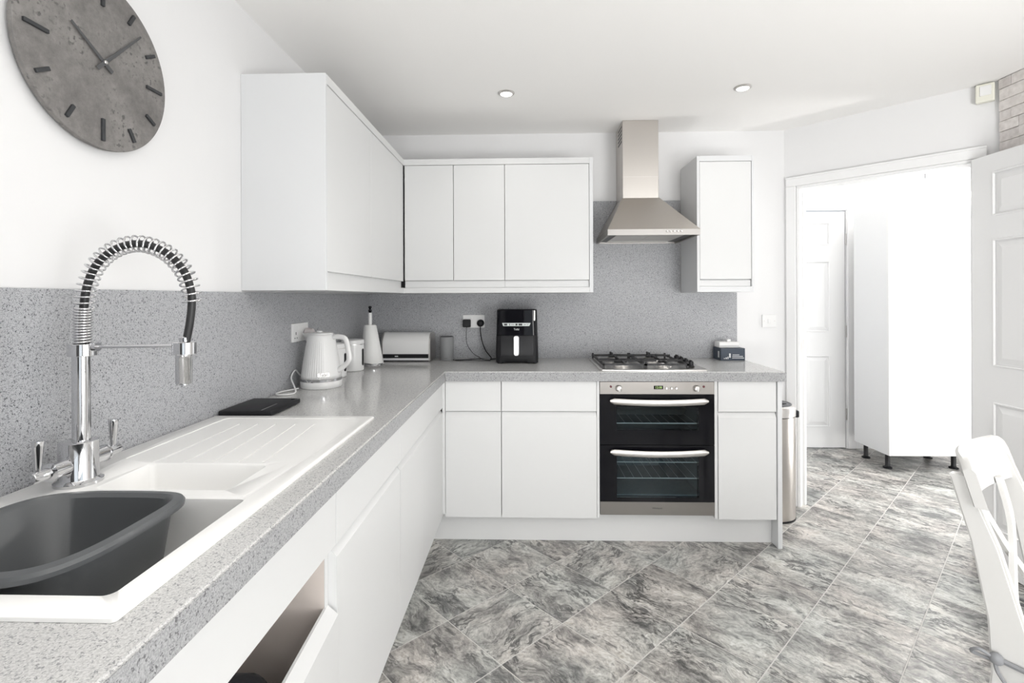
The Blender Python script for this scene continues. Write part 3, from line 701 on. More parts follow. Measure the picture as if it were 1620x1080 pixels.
# ================================================================== hob
t = thing('gas_hob', 'steel four-burner gas hob with black pan supports set in worktop above oven', 'hob', (1.693, -0.31, ZT))
hx0, hx1, hy0, hy1 = 1.4135, 1.9735, -0.570, -0.055
obj('hob_plate', loft([[(a, b, z) for a, b in rrect(hx0+e, hy0+e, hx1-e, hy1-e, 0.012, 3)] for e, z in ((0.0, ZT+0.0003), (0.0, ZT+0.006), (0.004, ZT+0.009), (0.03, ZT+0.008), (0.035, ZT+0.006))]), SATIN, t, True)
bz = ZT+0.006
for (bx, by, br) in ((1.545, -0.42, 0.045), (1.545, -0.18, 0.036), (1.775, -0.42, 0.030), (1.775, -0.18, 0.045)):
    b_ = obj('burner', lathe([(br+0.022, 0), (br+0.022, 0.002), (br+0.004, 0.005), (br, 0.014), (br, 0.020), (br-0.006, 0.021), (0, 0.021)], (bx, by, bz), 28), SATIN, t, True)
    obj('burner_cap', lathe([(br*0.78, 0.0212), (br*0.8, 0.027), (br*0.7, 0.030), (0, 0.031)], (bx, by, bz), 24), IRON, b_, True)
zs = 0.957
for (a0, a1) in ((1.437, 1.655), (1.663, 1.881)):
    g = NB(); r = 0.005
    ya, yb = -0.525, -0.085
    for p, q in (((a0, ya), (a1, ya)), ((a0, yb), (a1, yb)), ((a0, ya), (a0, yb)), ((a1, ya), (a1, yb)), ((a0, -0.30), (a1, -0.30))):
        box(min(p[0], q[0])-r, min(p[1], q[1])-r, zs-0.016, max(p[0], q[0])+r, max(p[1], q[1])+r, zs-0.006, bm=g)
    for (px_, py_) in ((a0, ya), (a1, ya), (a0, yb), (a1, yb)): box(px_-r, py_-r, bz+0.0005, px_+r, py_+r, zs+0.002, bm=g)
    m_ = (a0+a1)/2
    for cy_ in (-0.42, -0.18):
        box(a0-r, cy_-0.004, zs-0.008, m_-0.030, cy_+0.004, zs+0.003, bm=g); box(m_+0.030, cy_-0.004, zs-0.008, a1+r, cy_+0.004, zs+0.003, bm=g)
    box(m_-0.004, ya-r, zs-0.008, m_+0.004, -0.45, zs+0.003, bm=g); box(m_-0.004, -0.39, zs-0.008, m_+0.004, -0.21, zs+0.003, bm=g); box(m_-0.004, -0.15, zs-0.008, m_+0.004, yb+r, zs+0.010, bm=g)
    obj('pan_support', g, IRON, t)
for k in range(4):
    kb = obj('control_knob', lathe([(0.020, 0), (0.020, 0.004), (0.016, 0.007), (0.0145, 0.026), (0.012, 0.028), (0, 0.028)], (1.925, -0.44+k*0.085, bz+0.002), 20), BLACKP, t, True)
    obj('grip', box(1.921, -0.44+k*0.085-0.016, bz+0.029, 1.929, -0.44+k*0.085+0.016, bz+0.036, 0.001), BLACKP, kb)

# ================================================================== sink
sx0, sx1, sy0, sy1 = 0.018, 0.5385, -2.5985, -1.600
ZR = 0.9262
outer = loft([[(a, b, z) for a, b in rrect(sx0+e, sy0+e, sx1-e, sy1-e, 0.006, 3)] for e, z in ((0.0, ZT+0.0004), (0.0, ZR-0.003), (0.003, ZR))])
tubm = box(0.055, -2.568, 0.765, 0.505, -2.030, ZR-0.004)
def basin(x0_, y0_, x1_, y1_, z, r, sl):
    return loft([[(a, b, zz) for a, b in rrect(x0_+e, y0_+e, x1_-e, y1_-e, r, 6)] for e, zz in ((-0.003, ZR+0.01), (-0.003, ZR), (0.001, ZR-0.004), (sl*0.8, z+0.02), (sl+0.004, z+0.005), (sl+0.02, z))])
sk = boolean(outer, [tubm], 'UNION')
cuts = [basin(0.135, -2.556, 0.4965, -2.2465, 0.780, 0.014, 0.008), basin(0.165, -2.2115, 0.438, -2.060, 0.855, 0.012, 0.008)]
# drainer: shallow recess with grooves
cuts.append(loft([[(a, b, zz) for a, b in rrect(0.075, -2.035, 0.498, -1.632, 0.015, 4)] for zz in (ZR-0.0015, ZR+0.01)]))
for k, (xa, xb) in enumerate(((0.163, 0.159), (0.235, 0.215), (0.300, 0.270), (0.363, 0.330), (0.420, 0.388))):
    cuts.append(loft([[(xa-w_, -2.05, zz), (xa+w_, -2.05, zz), (xb+w_, -1.70, zz2), (xb-w_, -1.70, zz2)] for w_, zz, zz2 in ((0.0025, ZR-0.0055, ZR-0.0025), (0.005, ZR+0.008, ZR+0.008))]))
for c_ in cuts: sk = boolean(sk, [c_])
s_ = obj('sink', sk, SINKW, None, True)
tag(s_, 'white one-and-a-half bowl composite sink with ribbed drainer set in worktop', 'sink')
obj('waste', lathe([(0.0, 0.0), (0.040, 0.0), (0.042, 0.002), (0.042, 0.0035), (0.03, 0.002), (0, 0.001)], (0.315, -2.40, 0.7801), 24), CHROME, s_, True)
obj('waste', lathe([(0.0, 0.0), (0.028, 0.0), (0.030, 0.002), (0.030, 0.003), (0.02, 0.002), (0, 0.001)], (0.30, -2.135, 0.8551), 24), CHROME, s_, True)
# washing-up bowl
def sup(cx_, cy_, ax, ay, p, n=64):
    out = []
    for i in range(n):
        a = 2*PI*i/n; c_, s__ = math.cos(a), math.sin(a)
        out.append((cx_+ax*abs(c_)**(2/p)*(1 if c_ >= 0 else -1), cy_+ay*abs(s__)**(2/p)*(1 if s__ >= 0 else -1), a))
    return out
bcx, bcy = 0.283, -2.408
def rimz(a, z):                          # handles dip on the two short ends
    return z
lv = []
def lp(ax, ay, p, z, wob=0):
    return [(x, y, z+wob*(0.5+0.5*math.cos(2*(a-0.0)))) for x, y, a in sup(bcx, bcy, ax, ay, p)]
W_ = 0.010
lv = [lp(0.085, 0.085, 3.2, 0.7835), lp(0.103, 0.103, 3.6, 0.787), lp(0.112, 0.112, 3.6, 0.80), lp(0.130, 0.128, 3.6, 0.928, W_*0.5),
      lp(0.148, 0.150, 3.2, 0.930, W_), lp(0.149, 0.151, 3.2, 0.937, W_), lp(0.146, 0.148, 3.2, 0.942, W_), lp(0.133, 0.134, 3.3, 0.944, W_), lp(0.1265, 0.1265, 3.4, 0.938, W_*0.8), lp(0.109, 0.109, 3.6, 0.802), lp(0.10, 0.10, 3.6, 0.7905), lp(0.08, 0.08, 3.2, 0.788)]
tag(obj('washing_up_bowl', loft(lv), GREYP, None, True), 'dark grey plastic washing-up bowl sitting in the main sink bowl', 'bowl')
# tap
t = thing('kitchen_tap', 'chrome spring-neck kitchen tap with pull-down spray behind the sink', 'tap', (0.104, -2.18, ZR))
tx, ty = 0.104, -2.18
obj('tap_body', lathe([(0.041, 0.0003), (0.041, 0.006), (0.034, 0.010), (0.033, 0.012), (0.033, 0.086), (0.031, 0.0875), (0.0, 0.0875)], (tx, ty, ZR), 40), CHROME, t, True)
obj('tap_column', lathe([(0.0155, 0.087), (0.0155, 0.268), (0.0, 0.268)], (tx+0.006, ty, ZR), 28), CHROME, t, True)
obj('column_collar', lathe([(0.0, 0.262), (0.024, 0.262), (0.025, 0.263), (0.025, 0.286), (0.024, 0.287), (0, 0.287)], (tx+0.009, ty, ZR), 32), CHROME, t, True)
# spring and hose path in the plane through the tap
path = smooth_path([(0.1135, ty, 1.212), (0.1135, ty, 1.25), (0.116, ty, 1.29), (0.124, ty, 1.335), (0.145, ty, 1.378), (0.185, ty, 1.409), (0.236, ty, 1.4185), (0.288, ty, 1.401), (0.325, ty, 1.365), (0.341, ty, 1.325), (0.343, ty, 1.290), (0.338, ty, 1.25), (0.3305, ty, 1.213)], 12)
obj('hose', tube(path, 0.0075, 10), RUBBER, t, 'all')
# tight coil then open coil
def helix(i0, i1, turns, R_, r_, per=14):
    P = path[i0:i1+1]; acc = [0]
    for a, b in zip(P, P[1:]): acc.append(acc[-1]+(b-a).length)
    N_ = int(turns*per); out = []; j = 0
    for k in range(N_+1):
        s = acc[-1]*k/N_
        while j < len(acc)-2 and acc[j+1] < s: j += 1
        f = (s-acc[j])/(acc[j+1]-acc[j]); p = P[j].lerp(P[j+1], f); tg = (P[j+1]-P[j]).normalized()
        nrm = Vector((tg.z, 0, -tg.x)); bn = Vector((0, 1, 0)); a = 2*PI*k/per
        out.append(p+(nrm*math.cos(a)+bn*math.sin(a))*R_)
    return tube(out, r_, 6)
obj('coil_base', helix(0, 23, 13, 0.0145, 0.0026), CHROME, t, 'all')
obj('spring', helix(23, 118, 29, 0.0165, 0.0020), CHROME, t, 'all')
obj('support_arm', tube([(0.136, ty, 1.2065), (0.306, ty, 1.2085)], 0.0035, 10), CHROME, t, True)
obj('arm_boss', lathe([(0.009, 0), (0.009, 0.012), (0, 0.012)], (0.134, ty, 1.2065), 16, axis='x'), CHROME, t, True)
obj('hose_holder', lathe([(0.021, -0.012), (0.022, -0.011), (0.022, 0.012), (0.021, 0.013), (0.012, 0.014)], (0.3275, ty, 1.2035), 28), CHROME, t, True)
obj('spray_head', lathe([(0.0, -0.075), (0.009, -0.075), (0.009, -0.072), (0.0145, -0.072), (0.015, -0.070), (0.015, -0.020), (0.0155, -0.019), (0.0155, -0.0125), (0.012, -0.0122)], (0.3262, ty, 1.2035), 28), CHROME, t, True)
obj('hose_ferrule', lathe([(0.010, 0.0142), (0.010, 0.022), (0.008, 0.024)], (0.3285, ty, 1.2035), 16), CHROME, t, True)
zl = ZR+0.042
for sgn in (-1, 1):
    a = NB()
    y_ = lambda d: ty+sgn*d
    prof = [(0.0165, 0.027), (0.0165, 0.060), (0.0185, 0.061), (0.0185, 0.064), (0.011, 0.066), (0.011, 0.097), (0.010, 0.099), (0.0, 0.099)]
    q = lathe(prof, (0, 0, 0), 24)
    M = Matrix.Translation((tx, ty, zl)) @ (Matrix.Rotation(-PI/2, 4, 'X') if sgn > 0 else Matrix.Rotation(PI/2, 4, 'X'))
    bmesh.ops.transform(q, matrix=M, verts=q.verts[:]); join(a, q)
    ar = obj('tap_arm', a, CHROME, t, True)
    lev = lathe([(0.0045, 0.010), (0.0055, 0.02), (0.0085, 0.052), (0.0098, 0.066), (0.0096, 0.068), (0.0, 0.0685)], (tx, ty+sgn*0.085, zl), 20)
    obj('lever', lev, CHROME, ar, True)

# ================================================================== clock
t = thing('wall_clock', 'large round grey concrete-look wall clock with black markers on left wall', 'clock', (0.0, -2.03, 1.867))
cy, cz, R_ = -2.03, 1.867, 0.2045
obj('clock_face', lathe([(0.0, 0.001), (R_-0.012, 0.001), (R_, 0.013), (R_, 0.0225), (R_-0.0012, 0.0238), (0, 0.0238)], (0, cy, cz), 96, axis='x'), CLOCK, t, True)
def radial(r0, r1, ang, w, x0_, x1_, w1=None):
    w1 = w if w1 is None else w1
    dy, dz = math.sin(ang), math.cos(ang); ny, nz = math.cos(ang), -math.sin(ang)
    P = [(cy+dy*r0+ny*w/2, cz+dz*r0+nz*w/2), (cy+dy*r1+ny*w1/2, cz+dz*r1+nz*w1/2), (cy+dy*r1-ny*w1/2, cz+dz*r1-nz*w1/2), (cy+dy*r0-ny*w/2, cz+dz*r0-nz*w/2)]
    return prism(P, 'x', x0_, x1_, 0.0008)
for h in range(12):
    lng = h % 3 == 0
    r1 = R_-0.018
    obj('hour_marker', radial(r1-(0.053 if lng else 0.034), r1, h*PI/6, 0.0085, 0.0235, 0.0295), MARK, t)
obj('hour_hand', radial(-0.028, 0.100, math.radians(-58), 0.011, 0.0285, 0.0305, 0.0065), INKG if False else mat('clock_hand', (0.075, 0.077, 0.08), 0.5), t)
obj('minute_hand', radial(-0.032, 0.160, math.radians(43), 0.010, 0.0312, 0.033, 0.0045), bpy.data.materials['clock_hand'], t)
obj('hand_pin', lathe([(0.0045, 0.0238), (0.0045, 0.0345), (0.003, 0.036), (0, 0.036)], (0, cy, cz), 16, axis='x'), SATIN, t, True)

# ================================================================== sockets and switch
def plate_y(x0_, x1_, z0_, z1_, y_, t):     # on a wall facing -y
    return obj('face_plate', box(x0_, y_-0.009, z0_, x1_, y_, z1_, 0.002, 2), WHITEP, t)
t = thing('wall_socket', 'white double socket on back splashback with two black plugs in it', 'socket', (0.686, -0.0102, 1.154))
plate_y(0.616, 0.756, 1.113, 1.195, -0.0102, t)
for xx in (0.672, 0.694): obj('rocker', box(xx-0.006, -0.0215, 1.164, xx+0.006, -0.0195, 1.184, 0.001), WHITEP, t)
p = tag(obj('plug', box(0.6175, -0.048, 1.117, 0.668, -0.0197, 1.167, 0.006, 2), BLACKM), 'square black charger plug in left outlet of the back socket', 'plug')
ptz = lathe([(0.023, 0), (0.023, 0.014), (0.018, 0.024), (0.010, 0.028), (0, 0.028)], (0.730, -0.0197, 1.143), 24, axis='-y')
pl2 = tag(obj('plug', ptz, BLACKM, None, True), 'rounded black mains plug in right outlet of the back socket', 'plug')
zc = ZT+0.004
c1 = smooth_path([(0.643, -0.044, 1.121), (0.641, -0.05, 1.05), (0.652, -0.055, 1.0), (0.69, -0.06, 0.95), (0.725, -0.08, zc+0.012), (0.75, -0.11, zc), (0.79, -0.14, zc), (0.80, -0.17, zc), (0.74, -0.165, zc), (0.66, -0.15, zc), (0.60, -0.15, zc), (0.585, -0.13, zc), (0.64, -0.12, zc), (0.70, -0.12, zc+0.006), (0.76, -0.135, zc+0.006), (0.70, -0.155, zc+0.005), (0.62, -0.165, zc), (0.575, -0.15, zc), (0.572, -0.11, zc)], 8)
tag(obj('power_cable', tube(c1, 0.0018, 6), BLACKM, None, 'all'), 'thin black cable looping from charger plug along the worktop to speaker', 'cable')
c2 = smooth_path([(0.730, -0.040, 1.121), (0.731, -0.045, 1.09), (0.742, -0.055, 1.03), (0.765, -0.07, 0.975), (0.79, -0.085, 0.945), (0.803, -0.095, 0.930), (0.80, -0.115, zc+0.001), (0.81, -0.1, zc+0.001), (0.835, -0.085, zc+0.001)], 8)
tag(obj('power_cable', tube(c2, 0.0032, 8), BLACKM, None, 'all'), 'thicker black cable from round plug down behind the air fryer', 'cable')
t = thing('wall_socket', 'white double socket on left splashback behind the kettle', 'socket', (0.0122, -1.005, 1.155))
obj('face_plate', box(0.0122, -1.079, 1.115, 0.0215, -0.930, 1.1955, 0.002, 2), WHITEP, t)
for yy in (-1.025, -0.985): obj('rocker', box(0.0217, yy-0.006, 1.166, 0.0237, yy+0.006, 1.185, 0.001), WHITEP, t)
for yy in (-1.050,):
    pin = box(0.0213, yy-0.003, 1.146, 0.0222, yy+0.003, 1.158); box(0.0213, yy-0.014, 1.130, 0.0222, yy-0.006, 1.134, bm=pin); box(0.0213, yy+0.006, 1.130, 0.0222, yy+0.014, 1.134, bm=pin)
    obj('pin_holes', pin, INKG, t)
tag(obj('plug', lathe([(0.025, 0), (0.026, 0.012), (0.022, 0.030), (0.012, 0.036), (0, 0.037)], (0.0242, -0.955, 1.146), 24, axis='x'), PINKP, None, True), 'pale pinkish plug in the left wall socket above the kettle spout', 'plug')
t = thing('wall_switch', 'white cooker switch plate on back wall between worktop and doorway', 'switch', (2.56, -0.0002, 1.152))
plate_y(2.516, 2.603, 1.112, 1.192, -0.0002, t)
obj('rocker', box(2.550, -0.0115, 1.138, 2.569, -0.0095, 1.166, 0.001), WHITEP, t)
for xx in (2.527, 2.592): obj('screw', lathe([(0.003, 0), (0.003, 0.0008), (0, 0.001)], (xx, -0.0092, 1.152), 10, axis='-y'), SATIN, t)
# motion sensor near ceiling on the diagonal wall
t = thing('alarm_sensor', 'cream square alarm sensor box high on diagonal wall beside the stone', 'sensor', dg(0.923, -0.001, 2.26))
obj('housing', dbox(0.888, 0.958, -0.035, -0.001, 2.262, 2.352, 0.006, seg=2), CREAMP, t)
obj('lens', dbox(0.904, 0.946, -0.0385, -0.0355, 2.292, 2.340, 0.001), WHITEP, t)

# ================================================================== worktop items
# kettle
t = thing('kettle', 'white ribbed electric kettle with chrome band on the left worktop', 'kettle', (0.125, -1.03, ZT))
kx, ky = 0.125, -1.03
obj('kettle_base', lathe([(0.0, 0.0005), (0.083, 0.0005), (0.086, 0.004), (0.087, 0.026), (0.084, 0.030), (0, 0.030)], (kx, ky, ZT), 64), WHITEP, t, True)
obj('chrome_band', lathe([(0.0, 0.0305), (0.0855, 0.0305), (0.0858, 0.041), (0, 0.041)], (kx, ky, ZT), 64), CHROME, t, True)
def ribs(r, z, a):
    d = (a/(PI)) 
    w_ = max(0.0, math.cos(a-math.radians(222)))**0.5 if math.cos(a-math.radians(222)) > 0 else 0
    return r-0.0016*(0.5+0.5*math.cos(a*52))*w_*(1 if 0.05 < z < 0.20 else 0)
prof = [(0.0, 0.0415)]+[(0.085-0.0295*s**1.15 if s > 0 else 0.085, 0.0415+0.188*s) for s in [k/14 for k in range(15)]]+[(0.053, 0.2310), (0.0, 0.2312)]
body = obj('kettle_body', lathe(prof, (kx, ky, ZT), 208, rad=ribs), WHITEP, t, 'all')
sp = NB()
L = []
for (dx, w_, z0_) in ((-0.038, 0.034, 0.150), (-0.062, 0.025, 0.195), (-0.076, 0.014, 0.222), (-0.082, 0.008, 0.232)):
    L.append([(kx+dx, ky-w_, ZT+0.2335), (kx+dx-0.004, ky, ZT+z0_), (kx+dx, ky+w_, ZT+0.2335), (kx+dx+0.006, ky, ZT+0.2335)])
obj('spout', loft(L), WHITEP, t, 'all')
obj('kettle_lid', lathe([(0.0, 0.2315), (0.050, 0.2315), (0.050, 0.2350), (0.046, 0.2375), (0.0, 0.239)], (kx, ky, ZT), 40), WHITEP, t, True)
obj('lid_button', lathe([(0.013, 0.239), (0.013, 0.2435), (0.010, 0.246), (0, 0.246)], (kx-0.004, ky-0.01, ZT), 20), WHITEP, t, True)
hp = smooth_path([(kx+0.050, ky-0.008, ZT+0.217), (kx+0.075, ky-0.012, ZT+0.220), (kx+0.105, ky-0.016, ZT+0.216), (kx+0.118, ky-0.018, ZT+0.200), (kx+0.127, ky-0.019, ZT+0.160), (kx+0.131, ky-0.019, ZT+0.128), (kx+0.122, ky-0.017, ZT+0.107), (kx+0.098, ky-0.014, ZT+0.085), (kx+0.078, ky-0.010, ZT+0.073)], 6)
obj('handle', tube(hp, [0.011]*len(hp), 12), WHITEP, t, 'all')
bd = box(-0.0245, -0.0013, -0.0085, 0.0245, 0.0005, 0.0085, 0.0005)
ang = math.radians(-62)
def onk(rr, zz): return Matrix.Translation((kx+rr*math.cos(ang), ky+rr*math.sin(ang), ZT+zz)) @ Matrix.Rotation(ang+PI/2, 4, 'Z')
bmesh.ops.transform(bd, matrix=onk(0.0815, 0.062), verts=bd.verts[:])
bg = obj('badge', bd, SATIN, t)
obj('lettering', text('Tefal', 0.0165, onk(0.0832, 0.062) @ FRONT, 0.0003), INKD, bg)
kc = smooth_path([(0.046, -0.975, ZT+0.012), (0.024, -1.02, ZT+0.05), (0.022, -1.06, ZT+0.075), (0.024, -1.10, ZT+0.05), (0.060, -1.145, ZT+0.018), (0.082, -1.185, ZT+0.004), (0.078, -1.225, ZT+0.004), (0.045, -1.24, ZT+0.004), (0.020, -1.22, ZT+0.004), (0.021, -1.17, ZT+0.004), (0.045, -1.13, ZT+0.005), (0.060, -1.11, ZT+0.006)], 8)
tag(obj('power_cable', tube(kc, 0.0033, 8), WHITEP, None, 'all'), 'white kettle cable curling on the worktop in front of the kettle', 'cable')
# canisters
def canister(label, x, y, r, h):
    t = thing('canister', label, 'canister', (x, y, ZT), 'white storage canisters')
    obj('canister_body', lathe([(0, 0.0005), (r-0.003, 0.0005), (r, 0.004), (r, h), (0, h)], (x, y, ZT), 40), WHITEP, t, True)
    obj('chrome_line', lathe([(0, h+0.0002), (r-0.001, h+0.0002), (r-0.001, h+0.003), (0, h+0.003)], (x, y, ZT), 40), SATIN, t, True)
    obj('lid', lathe([(0, h+0.0032), (r+0.001, h+0.0032), (r+0.002, h+0.006), (r+0.001, h+0.022), (r-0.004, h+0.026), (0, h+0.027)], (x, y, ZT), 40), WHITEP, t, True)
    a = math.radians(-8)
    q = loft([[(px_, py_, zz) for px_, py_ in rrect(-0.009, -0.045, 0.009, 0.045, 0.0088, 6)] for zz in (-0.002, 0.001)])
    bmesh.ops.transform(q, matrix=Matrix.Translation((x+r*math.cos(a), y+r*math.sin(a), ZT+h*0.52)) @ Matrix.Rotation(a, 4, 'Z') @ Matrix(((0, 0, 1, 0), (1, 0, 0, 0), (0, 1, 0, 0), (0, 0, 0, 1))), verts=q.verts[:])
    obj('window_strip', q, BLACKP, t)
canister('white lidded storage canister standing directly behind the kettle handle', 0.075, -0.76, 0.058, 0.140)
canister('white lidded storage canister beside the paper towel roll', 0.090, -0.545, 0.058, 0.140)
# paper towel holder
t = thing('paper_towel_holder', 'chrome and white paper towel stand in the worktop corner', 'holder', (0.150, -0.40, ZT))
px_, py_ = 0.150, -0.40
obj('base_disc', lathe([(0, 0.0005), (0.066, 0.0005), (0.068, 0.003), (0.068, 0.018), (0.064, 0.022), (0, 0.022)], (px_, py_, ZT), 40), CHROME, t, True)
obj('pole', lathe([(0.0105, 0.022), (0.0105, 0.305), (0, 0.305)], (px_-0.012, py_, ZT), 20), WHITEP, t, True)
obj('finial', lathe([(0.006, 0.305), (0.009, 0.312), (0.009, 0.322), (0.004, 0.326), (0.009, 0.332), (0.008, 0.342), (0, 0.345)], (px_-0.012, py_, ZT), 16), BLACKG, t, True)
L = []
for s in (0, 0.03, 0.5, 0.97, 1.0):
    r = 0.0625-0.0285*s; zz = ZT+0.024+0.212*s; ox = px_-0.012*s
    if s in (0, 1.0): r -= 0.003
    L.append([(ox+r*math.cos(2*PI*k/48)*(1+0.02*math.sin(5*k)), py_+r*math.sin(2*PI*k/48), zz-0.006*(1-s)*math.cos(2*PI*k/48)) for k in range(48)])
q = loft(L)
tag(obj('paper_towel_roll', boolean(q, [cyl((px_-0.012, py_, ZT), 0.0112, 0.4, 20)]), PAPER, None, True), 'white paper towel roll, part unrolled, on the stand in the corner', 'paper towel')
# bread bin
t = thing('bread_bin', 'white roll-front bread bin with steel ends in the worktop corner', 'bread bin', (0.287, -0.10, ZT))
def bbp(e):
    P = [(-0.015-e, ZT+0.006+e), (-0.190+e, ZT+0.006+e), (-0.190+e, ZT+0.05)]
    for k in range(9):
        a = PI/2*k/8; P.append((-0.115-(0.075-e)*math.cos(a), ZT+0.100+(0.075-e)*math.sin(a)))
    P += [(-0.06, ZT+0.175-e), (-0.015-e, ZT+0.150)]
    return P
obj('body', prism(bbp(0.002), 'x', 0.147, 0.4285), mat('pale_grey_roll_front', (0.84, 0.84, 0.835), 0.3), t, True)
obj('end_cap', prism(bbp(0), 'x', 0.429, 0.4385, 0.001), SATIN, t, True)
obj('end_cap', prism(bbp(0), 'x', 0.137, 0.1465, 0.001), SATIN, t, True)
obj('handle_band', box(0.149, -0.192, ZT+0.022, 0.427, -0.1885, ZT+0.046), BLACKP, t, label='black handle band')
obj('logo_plate', box(0.222, -0.1926, ZT+0.030, 0.242, -0.1921, ZT+0.036), INKW, t)
f_ = box(0.15, -0.18, ZT+0.0003, 0.425, -0.02, ZT+0.0058); obj('foot_tray', f_, BLACKP, t)
# speaker
t = thing('smart_speaker', 'small grey fabric cylinder speaker on worktop right of the bread bin', 'speaker', (0.5265, -0.105, ZT))
obj('body', lathe([(0, 0.0005), (0.040, 0.0005), (0.0425, 0.004), (0.0425, 0.141), (0.040, 0.145), (0, 0.145)], (0.5265, -0.105, ZT), 40), FABRIC, t, True)
obj('top_disc', lathe([(0, 0.1452), (0.039, 0.1452), (0.040, 0.147), (0.036, 0.1485), (0, 0.1485)], (0.5265, -0.105, ZT), 40), BLACKP, t, True)
obj('logo_plate', box(0.516, -0.1483, ZT+0.013, 0.537, -0.1470, ZT+0.016), INKG, t)
# air fryer
t = thing('air_fryer', 'black air fryer with silver vertical handle on the back worktop', 'air fryer', (0.968, -0.15, ZT))
ax = 0.968
def rl(hw, y0_, y1_, z, r=0.03): return [(a, b, z) for a, b in rrect(ax-hw, y0_, ax+hw, y1_, r, 5)]
fb = loft([rl(0.1255, -0.283, -0.02, ZT+0.006), rl(0.1262, -0.2835, -0.02, ZT+0.05), rl(0.1225, -0.282, -0.02, ZT+0.165)])
fb = boolean(fb, [prism([(ax-0.088, ZT-0.01), (ax+0.072, ZT-0.01), (ax+0.058, ZT+0.022), (ax-0.072, ZT+0.022)], 'y', -0.4, -0.25)])
obj('lower_body', fb, BLACKM, t, True)
obj('upper_body', loft([rl(0.1225, -0.282, -0.02, ZT+0.1665), rl(0.1205, -0.281, -0.02, ZT+0.24), rl(0.1190, -0.280, -0.02, ZT+0.314), rl(0.114, -0.275, -0.025, ZT+0.3195)]), BLACKG, t, True)
obj('side_strip', box(ax+0.099, -0.2845, ZT+0.252, ax+0.1075, -0.2798, ZT+0.313, 0.001), SATIN, t)
for k in range(4): obj('foot', cyl((ax+(-0.105 if k % 2 else 0.105), -0.26 if k < 2 else -0.05, ZT+0.0003), 0.012, 0.0058, 14), RUBBER, t)
cp = prism([(ax-0.086, ZT+0.239), (ax+0.081, ZT+0.239), (ax+0.073, ZT+0.221), (ax-0.080, ZT+0.221)], 'y', -0.2865, -0.281)
pan = obj('control_panel', cp, mat('silver_panel', (0.62, 0.66, 0.65), 0.3), t)
ic = NB()
for (a, b) in ((-0.074, -0.056), (-0.044, -0.040), (-0.008, 0.004), (0.010, 0.032)): box(ax+a, -0.2872, ZT+0.2245, ax+b, -0.2866, ZT+0.2355, bm=ic)
for (a, b) in ((-0.034, -0.014), (0.040, 0.056), (0.060, 0.068)): box(ax+a, -0.2870, ZT+0.2285, ax+b, -0.2866, ZT+0.2310, bm=ic)
obj('panel_icons', ic, INKD, pan)
obj('lettering', text('Tefal', 0.0165, Matrix.Translation((ax-0.002, -0.2835, ZT+0.2015)) @ FRONT, 0.0006), INKW, t)
dl = obj('drawer', loft([rl(0.105, -0.2865, -0.20, ZT+0.045, 0.012), rl(0.1045, -0.287, -0.20, ZT+0.05, 0.012), rl(0.1035, -0.286, -0.20, ZT+0.160, 0.012), rl(0.103, -0.285, -0.20, ZT+0.163, 0.012)]), BLACKP, t, True)
hq = loft([[(a, yy, b) for a, b in rrect(ax-0.0175+e-0.002, ZT+0.048+e, ax+0.0135-e-0.002+0.002, ZT+0.166-e, 0.0145-e, 6)] for e, yy in ((0, -0.2875), (0, -0.305), (0.003, -0.309))])
obj('drawer_handle', hq, mat('silver_handle', (0.72, 0.72, 0.72), 0.35, 0.6), dl, True)
# kitchen scales
sq = box(-0.088, -0.105, 0.003, 0.088, 0.105, 0.020, 0.004, 2)
MS = Matrix.Translation((0.106, -1.483, ZT)) @ Matrix.Rotation(math.radians(0), 4, 'Z')
t = thing('kitchen_scales', 'flat black kitchen scales on the worktop between drainer and kettle', 'scales', (0.106, -1.483, ZT))
bmesh.ops.transform(sq, matrix=MS, verts=sq.verts[:]); obj('platform', sq, BLACKM, t, True)
for sx in (-1, 1):
    for sy in (-1, 1): obj('foot', cyl((0.106+sx*0.07, -1.483+sy*0.085, ZT+0.0002), 0.009, 0.0035, 12), RUBBER, t)
obj('print_strip', box(0.153, -1.575, ZT+0.0200, 0.158, -1.475, ZT+0.0204), INKG, t)
obj('button', cyl((0.176, -1.400, ZT+0.0198), 0.006, 0.002, 12), BLACKG, t)
# navy box + white gadget
cb = box(-0.073, -0.06, 0.0005, 0.073, 0.06, 0.075, 0.001)
MB_ = Matrix.Translation((2.277, -0.080, ZT)) @ Matrix.Rotation(math.radians(1.0), 4, 'Z')
bmesh.ops.transform(cb, matrix=MB_, verts=cb.verts[:])
bx_ = tag(obj('carton', cb, NAVY), 'small navy cardboard box with pale print at right end of worktop', 'box')
pr = NB()
for (a, b, z0_, z1_) in ((-0.024, -0.014, 0.018, 0.044), (-0.045, -0.038, 0.010, 0.020), (-0.034, -0.028, 0.010, 0.024), (-0.005, 0.060, 0.024, 0.028), (-0.005, 0.066, 0.014, 0.018), (-0.003, 0.038, 0.034, 0.037), (-0.055, -0.050, 0.010, 0.016)): box(a, -0.0606, z0_, b, -0.0602, z1_, bm=pr)
box(-0.0736, -0.035, 0.016, -0.0732, -0.015, 0.055, bm=pr)
bmesh.ops.transform(pr, matrix=MB_, verts=pr.verts[:])
obj('printed_marks', pr, INKW, bx_)
t = thing('white_gadget', 'small white plastic gadget lying on top of the navy box', 'gadget', (2.258, -0.08, ZT+0.0755))
g1 = box(-0.062, -0.040, 0.0758, 0.062, 0.045, 0.112, 0.006, 2); bmesh.ops.transform(g1, matrix=Matrix.Translation((-0.012, 0.002, 0)) @ MB_, verts=g1.verts[:]); obj('body', g1, WHITEP, t, True)
obj('body_seam', box(2.205, -0.1205, ZT+0.087, 2.322, -0.1195, ZT+0.0885), INKG, t)
